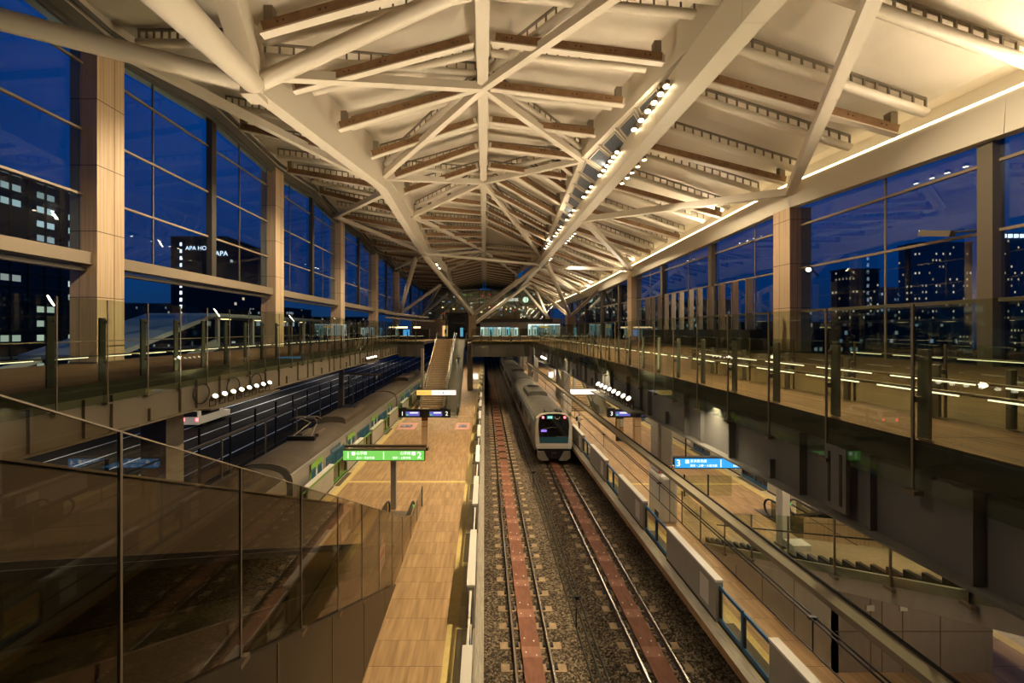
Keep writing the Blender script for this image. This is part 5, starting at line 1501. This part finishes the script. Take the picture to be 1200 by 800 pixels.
# ------------------------------------------------------------------ outside
def block(name, x0, x1, y0, y1, z1, m_, label, cat='building', extra=True):
    o = thing(name, label, cat, ((x0+x1)/2, (y0+y1)/2, -.25))
    ob('facade', MB().box(x0, x1, y0, y1, -.3, z1), m_, o)
    if extra: ob('parapet', MB().box(x0-.3, x1+.3, y0-.3, y1+.3, z1, z1+.6), 'mullion', o)
    return o
o = block('office_building', -130, -103, 52, 87, 44, 'office', 'office building with rows of lit windows outside the left wall')
for i in range(11):
    ob('facade_fin', MB().box(-103, -102.6, 54+3*i, 54.25+3*i, -.3, 44), 'mullion', o)
for zz in (4.0, 6.6, 9.9, 13.2, 16.5, 19.8, 23.1, 26.4):
    ob('floor_band', MB().box(-103, -102.7, 52, 87, zz-.25, zz+.35), 'grey_panel' if zz < 5 else 'mullion', o)
o = block('hotel_tower', -163, -134, 180, 210, 58, 'tower', 'black hotel tower with lit letters on its crown, seen through the left windows')
for i in range(12): ob('stair_lamp', MB().box(-158.2, -157.2, 179.8, 180, 14+3.6*i, 15.8+3.6*i), 'apa', o)
text('letters', 'APA HOTEL', 3.0, (-155, 179.5, 52.3), o, 'apa')
text('letters', 'APA', 3.6, (-139.6, 179.5, 49.5), o, 'apa')
block('low_building', -132, -110, 195, 220, 22, 'lowrise', 'low building with sparse lights right of the black hotel tower')
block('low_building', -205, -166, 190, 215, 24, 'lowrise', 'dark roofline block left of the black hotel tower')
block('low_building', -118, -80, 230, 250, 18, 'lowrise', 'distant low block beyond the second left window')
block('low_building', -76, -58, 90, 110, 13.5, 'lowrise', 'dark building seen below the left spandrel between first and second columns')
# escalator canopy outside on the left
o = thing('street_stair_canopy', 'pale sloping roof over the street stairs outside the left windows', 'canopy', (-30, 32, 8))
m = MB(); m._add([(-35, 26, 7.9), (-28, 26, 7.9), (-28, 36, 11.5), (-35, 36, 11.5), (-35, 26, 8.3), (-28, 26, 8.3), (-28, 36, 11.9), (-35, 36, 11.9)],
                 [(3,2,1,0), (4,5,6,7), (0,1,5,4), (1,2,6,5), (2,3,7,6), (3,0,4,7)])
ob('sloping_roof', m, 'canopy', o)
ob('level_roof', MB().box(-35, -28, 36, 74, 11.5, 11.9), 'canopy', o)
for yy in (36.5, 42, 48, 54, 60, 66, 72): ob('canopy_post', MB().box(-28.4, -28.1, yy, yy+.3, 8.3, 11.5), 'fin', o)
ob('canopy_floor', MB().box(-35, -28, 35, 74, 7.9, 8.3), 'slab', o)
for yy in (36, 42, 48, 54, 60): ob('soffit_lamp', MB().box(-32, -31.6, yy, yy+1.2, 11.42, 11.49), 'shop_warm', o)
ob('stair_side', MB().beam((-28, 24, 4.5), (-28, 36, 9.2), .3, 1.0), 'canopy', o)
ob('stair_side', MB().beam((-30.9, 14, 5.6), (-30.9, 24, 8.3), .3, .4), 'canopy', o)
# right-hand towers
block('apartment_tower', 156, 171, 150, 156, 36, 'apart', 'shorter apartment tower with lit windows outside the right wall, beside the timber column')
block('apartment_tower', 192, 212, 168, 175, 30, 'apart2' if 'apart2' in M else 'lowrise', 'low dark apartment block between the two lit towers')
block('apartment_tower', 190, 214, 152, 159, 48, 'apart', 'tallest apartment tower with many lit windows outside the right wall')
o = block('apartment_tower', 226, 240, 152, 158, 52, 'apart', 'apartment tower with white crown lights at the right edge')
for i in range(5): ob('crown_lamp', MB().box(227+2.6*i, 228.4+2.6*i, 151.5, 152, 50.4, 52.0), 'apa', o)
block('low_building', -40, 40, 200, 212, 8.0, 'lowrise', 'low dark buildings closing the view at the far end of the tracks')
block('low_building', 70, 150, 110, 130, 12, 'lowrise', 'row of low lit buildings outside the right windows')
block('low_building', 74, 100, 150, 170, 20, 'lowrise', 'distant block seen between the right mullions')
block('low_building', 48, 70, 160, 180, 30, 'apart', 'distant lit tower seen behind the pale fins')
block('low_building', 104, 135, 190, 210, 26, 'lowrise', 'distant dark block behind the nearest right column')
# ------------------------------------------------------------------ people
def person(x, y, z, face, label, shirt, trousers, pose='stand', bag=False, h=1.70):
    """one continuous skinned body; face = heading of the body, radians, 0 looks along -y"""
    s = h/1.70
    J = {}; E = []
    def j(n, co, r, par=None):
        J[n] = (Vector(co)*s, r*s, len(J))
        if par: E.append((J[par][2], J[n][2]))
    j('pelvis', (0, 0, .93), .125)
    j('waist', (0, .01, 1.08), .118, 'pelvis'); j('chest', (0, 0, 1.28), .14, 'waist'); j('neck0', (0, .01, 1.43), .075, 'chest')
    j('neck', (0, 0, 1.49), .052, 'neck0'); j('chin', (0, -.02, 1.55), .068, 'neck'); j('head', (0, 0, 1.62), .092, 'chin'); j('crown', (0, .01, 1.68), .06, 'head')
    j('nose', (0, -.105, 1.605), .018, 'head')
    for sd, sg in (('l', -1), ('r', 1)):
        j('ear'+sd, (sg*.09, .01, 1.61), .018, 'head')
        j('sh'+sd, (sg*.185, 0, 1.39), .062, 'chest')
        lift = pose == 'phone' or (pose == 'reach' and sg > 0)
        el = (sg*.24, -.06, 1.14) if lift else (sg*.235, .03, 1.13)
        wr = (sg*.13, -.27, 1.20) if lift else (sg*.25, -.05, .90)
        j('el'+sd, el, .043, 'sh'+sd); j('wr'+sd, wr, .030, 'el'+sd)
        d = (Vector(wr)-Vector(el)).normalized()
        pm = Vector(wr)+d*.06
        j('palm'+sd, pm, .030, 'wr'+sd)
        side = Vector((0, 1, 0)) if not lift else Vector((1, 0, 0))
        for k, (o_, ln) in enumerate(((-.030, .070), (-.010, .082), (.010, .078), (.030, .060))):
            f1 = pm + side*o_ + d*.035; f2 = f1 + d*ln*.5 + Vector((0, -.012, 0)); 
            j(f'f{k}a'+sd, f1, .0095, 'palm'+sd); j(f'f{k}b'+sd, f2, .0085, f'f{k}a'+sd); j(f'f{k}c'+sd, f2+d*ln*.4+Vector((0, -.02, 0)), .0075, f'f{k}b'+sd)
        j('th1'+sd, Vector(wr)+d*.03-side*.045, .011, 'wr'+sd); j('th2'+sd, Vector(wr)+d*.075-side*.058, .009, 'th1'+sd)
        st = .10*sg if pose in ('walk', 'reach') else .02*sg
        j('hip'+sd, (sg*.095, 0, .87), .098, 'pelvis'); j('kn'+sd, (sg*.10, -.02+st, .50), .062, 'hip'+sd); j('an'+sd, (sg*.105, .03+st*1.7, .09), .043, 'kn'+sd)
        j('toe'+sd, (sg*.115, -.13+st*1.7, .035), .036, 'an'+sd)
    me = bpy.data.meshes.new('person')
    me.from_pydata([J[k][0] for k in J], E, [])
    o = bpy.data.objects.new('person', me); COL.objects.link(o)
    o.modifiers.new('skin', 'SKIN').use_smooth_shade = True
    su = o.modifiers.new('sub', 'SUBSURF'); su.levels = 1; su.render_levels = 1
    for i, k in enumerate(J):
        sv = me.skin_vertices[0].data[i]; sv.radius = (J[k][1], J[k][1]); sv.use_root = (i == 0)
    dg = bpy.context.evaluated_depsgraph_get(); dg.update()
    em = bpy.data.meshes.new_from_object(o.evaluated_get(dg))
    o.modifiers.clear(); o.data = em
    for nm in ('skin', shirt, trousers, 'black', 'hair'): em.materials.append(M[nm])
    for p in em.polygons:
        c = p.center/s; ax = abs(c.x)
        if c.z < .10: k = 3
        elif c.z < .96 and ax < .215: k = 2
        elif c.z > 1.60 and c.y > -.03 or c.z > 1.66: k = 4
        elif c.z > 1.455: k = 0
        elif ax > .20 and c.z < 1.16 and pose != 'phone' or c.y < -.12: k = 0
        else: k = 1
        p.material_index = k
    o.location = (x, y, z); o.rotation_euler = (0, 0, face)
    tag(o, label, 'person', None, 'thing')
    if bag:
        m = MB(); m.box(-.15*s, .15*s, .10*s, .26*s, 1.02*s, 1.40*s)
        b = bpy.data.objects.new('backpack', None)
        me = bpy.data.meshes.new('backpack'); me.from_pydata(m.v, [], m.f); me.materials.append(M['bag'])
        b = bpy.data.objects.new('backpack', me); COL.objects.link(b); b.location = (x, y, z); b.rotation_euler = (0, 0, face)
        bv = b.modifiers.new('edge', 'BEVEL'); bv.width = .04; bv.segments = 2
        tag(b, 'dark backpack on the back of the standing traveller in a white shirt', 'backpack', None, 'thing')
    return o
person(8.35, 30.6, ZP, math.radians(60), 'person in a white shirt standing on the right platform near the train front', 'shirt', 'trouser', 'phone', True)
person(9.1, 66, ZP, math.radians(20), 'person in pale top standing far along the right platform', 'shirt', 'trouser', 'stand')
person(11.9, 30.2, ZP, math.radians(-120), 'person in dark clothes walking beside the departure board column, right platform', 'trouser', 'bag', 'walk')
person(-3.4, 45.2, ZP+(ZF-ZP)*(45.2-37.9)/(51.7-37.9)+.03, math.radians(180), 'person in dark clothes riding the far left escalator', 'bag', 'trouser', 'stand')
person(-7.9, 70.2, ZF, math.radians(0), 'person in dark clothes standing at the lit doorway', 'bag', 'trouser', 'stand')
# ================================================================== light
def area(name, loc, target, sx, sy, power, col=(1, .80, .50), spread=180):
    l = bpy.data.lights.new(name, 'AREA'); l.shape = 'RECTANGLE'; l.size = sx; l.size_y = sy
    l.energy = power; l.color = col; l.spread = math.radians(spread)
    o = bpy.data.objects.new(name, l); COL.objects.link(o); o.location = loc
    d = Vector(target)-Vector(loc)
    o.rotation_euler = d.to_track_quat('-Z', 'Y').to_euler()
    return o
WARM = (1, .83, .58)
def spot(name, loc, target, power, angle, col=WARM, blend=.6, radius=.12):
    l = bpy.data.lights.new(name, 'SPOT'); l.energy = power; l.color = col
    l.spot_size = math.radians(angle); l.spot_blend = blend; l.shadow_soft_size = radius
    o = bpy.data.objects.new(name, l); COL.objects.link(o); o.location = loc
    o.rotation_euler = (Vector(target)-Vector(loc)).to_track_quat('-Z', 'Y').to_euler()
    return o
# cove along the right eave: up onto the membrane
for y in (12, 30, 48, 66, 86):
    area('cove_lamp', (20.1, y, poly_at(ER, y).z+.25), (14.5, y, ZC+13.0), .15, 17.5, 1500, WARM)
# girder floodlights: beams up to the roof, three real lamps of each row do the work
for x, ys, s in ((-10.5, (13.6, 15.3, 17), 1), (5.4, (13.1, 14.8, 16.6), -1), (-10.5, (31.3, 33.5), 1), (5.4, (30.7, 32.9), -1)):
    for k, y in enumerate(ys):
        spot('floodlight_beam', (x+.2*s, y, 7.75), (x+(6+3*k)*s, y+(-5, 0, 6)[k], ZC+13), (1550 if s > 0 else 2000), 125)
# spotlights of the lamp girder: down onto platforms and tracks, and a spill to the roof
for y in (8, 18.6, 25.5, 35.4, 47):
    spot('roof_spot_beam', (8.6, y, ZC+11.5), (-4.0, y, ZP), 11500, 62, (1, .79, .50), .8)
    spot('roof_spot_beam', (8.6, y, ZC+11.5), (5.0, y, ZP), 5000, 55, (1, .79, .50), .8)
    spot('roof_spot_beam', (10.0, y+2, ZC+10.5), (10.5, y+2, ZP), 7000, 60, (1, .79, .50), .8)
    area('girder_spill', (8.6, y, ZC+11.75), (3.0, y, ZC+15), .25, 1.2, 60, WARM)
    spot('girder_fill_beam', (-8.0, y, ZC+10.4), (-17.5, y, ZC+3), 6000, 80, WARM, .8)  # added fill for the left columns, no fitting at these points
for y in (6, 16, 28, 40):
    spot('girder_fill_beam', (-7.6, y, ZC+10.4), (6.0, y, 7.4), 1300, 55, WARM, .8)  # added warm fill on the right plate girder, no fitting here
for y in (12, 26, 40, 54):
    spot('girder_fill_beam', (10.2, y, ZC+10.4), (20.5, y, ZC+2), 5000, 80, WARM, .8)
# fittings under the right gallery and the far deck
for y in (16, 20, 32, 40):
    area('gallery_soffit_lamp', (12.0, y, 8.2), (12.0, y, ZP), 6, .4, 260, (1, .82, .56), 150)
area('gallery_lamp', (2, 92.5, ZC+10.5), (2, 95, ZC+3), 26, .3, 500, (1, .8, .5), 160)
area('gallery_soffit_lamp', (15.6, 9, 8.2), (15.4, 8.5, ZP), .4, 5, 200, (1, .82, .56), 150)
for y in (9, 17, 25, 33, 41):
    area('gallery_soffit_lamp', (7.7, y, 8.2), (7.9, y, ZP), .25, 6, 190, (1, .80, .52), 140)
area('stair_panel_fill', (11.4, 6.0, 4.4), (11.4, 9.0, 1.6), 2.5, .2, 26, (1, .80, .52), 160)  # unseen light added to brighten the stair end panel
for x, y in ((-4.5, 57), (-4.5, 75), (11, 57), (11, 75), (11, 46)):
    area('deck_soffit_lamp', (x, y, 8.2), (x, y, ZP), .5, 8, 650, (1, .80, .52), 150)
for x, y in ((-14, 60), (2, 70), (12, 72)):
    area('concourse_lamp', (x, y, ZC+8.5), (x, y, ZF), 2, 2, 260, WARM, 100)
# unseen warm fill added over the road and the yard
for y in (25, 50, 75, 105):
    area('road_fill', (-33, y, 7.5), (-33, y, 0), .6, .6, 900, (1, .88, .70), 150)
area('yard_fill', (-13.6, 22, 6.9), (-15, 22, 0), .4, 30, 260, (1, .85, .62), 150)
for y in (54.5, 57.5): spot('roof_spot_beam', (-7.5, y, ZC+10.1), (-5.6, y-11, 5), 11000, 45, (1, .79, .50), .8)

# lettering becomes plain mesh
dg = bpy.context.evaluated_depsgraph_get(); dg.update()
for o in TEXTS:
    me = bpy.data.meshes.new_from_object(o.evaluated_get(dg))
    n = bpy.data.objects.new(o.name, me); COL.objects.link(n)
    n.parent = o.parent; n.location = o.location; n.rotation_euler = o.rotation_euler; n.scale = o.scale
    nm = o.name; bpy.data.objects.remove(o); n.name = nm
# dusk sky
w = bpy.data.worlds.new('dusk'); SC.world = w; w.use_nodes = True
nt = w.node_tree; bg = nt.nodes['Background']
tc = nt.nodes.new('ShaderNodeTexCoord'); sp = nt.nodes.new('ShaderNodeSeparateXYZ'); nt.links.new(tc.outputs['Generated'], sp.inputs[0])
rp = nt.nodes.new('ShaderNodeValToRGB'); nt.links.new(sp.outputs[2], rp.inputs[0])
e = rp.color_ramp.elements
e[0].position = 0.0; e[0].color = (.008, .030, .09, 1)
e[1].position = 0.45; e[1].color = (.000, .052, .24, 1)
x_ = e.new(.12); x_.color = (.002, .040, .16, 1)
tn = nt.nodes.new('ShaderNodeTexNoise'); tn.inputs['Scale'].default_value = 5; tn.inputs['Detail'].default_value = 5
nt.links.new(tc.outputs['Generated'], tn.inputs['Vector'])
mx = nt.nodes.new('ShaderNodeMixRGB'); mx.blend_type = 'MULTIPLY'; mx.inputs[0].default_value = .5
r2 = nt.nodes.new('ShaderNodeValToRGB'); nt.links.new(tn.outputs[0], r2.inputs[0])
r2.color_ramp.elements[0].position = .35; r2.color_ramp.elements[0].color = (.5, .5, .55, 1); r2.color_ramp.elements[1].position = .65
nt.links.new(rp.outputs[0], mx.inputs[1]); nt.links.new(r2.outputs[0], mx.inputs[2])
nt.links.new(mx.outputs[0], bg.inputs[0]); bg.inputs[1].default_value = 1.0

# ================================================================== camera
cd = bpy.data.cameras.new('camera'); cam = bpy.data.objects.new('camera', cd); COL.objects.link(cam)
cam.location = (0, 0, ZC); cam.rotation_euler = (math.pi/2, 0, 0)
cd.sensor_fit = 'HORIZONTAL'; cd.sensor_width = 36; cd.lens = 36*F/1200
cd.shift_x = (600-567.8)/1200; cd.shift_y = -(400-386)/1200
cd.clip_start = .05; cd.clip_end = 1000
SC.camera = cam
vs = SC.view_settings; vs.view_transform = 'Standard'; vs.look = 'None'; vs.gamma = 1; vs.use_curve_mapping = False; vs.exposure = 0.0
try:
    SC.cycles.use_denoising = True; SC.cycles.max_bounces = 7; SC.cycles.diffuse_bounces = 3; SC.cycles.glossy_bounces = 4
    SC.cycles.transparent_max_bounces = 40; SC.cycles.sample_clamp_indirect = 6; SC.cycles.caustics_reflective = False
except Exception: pass
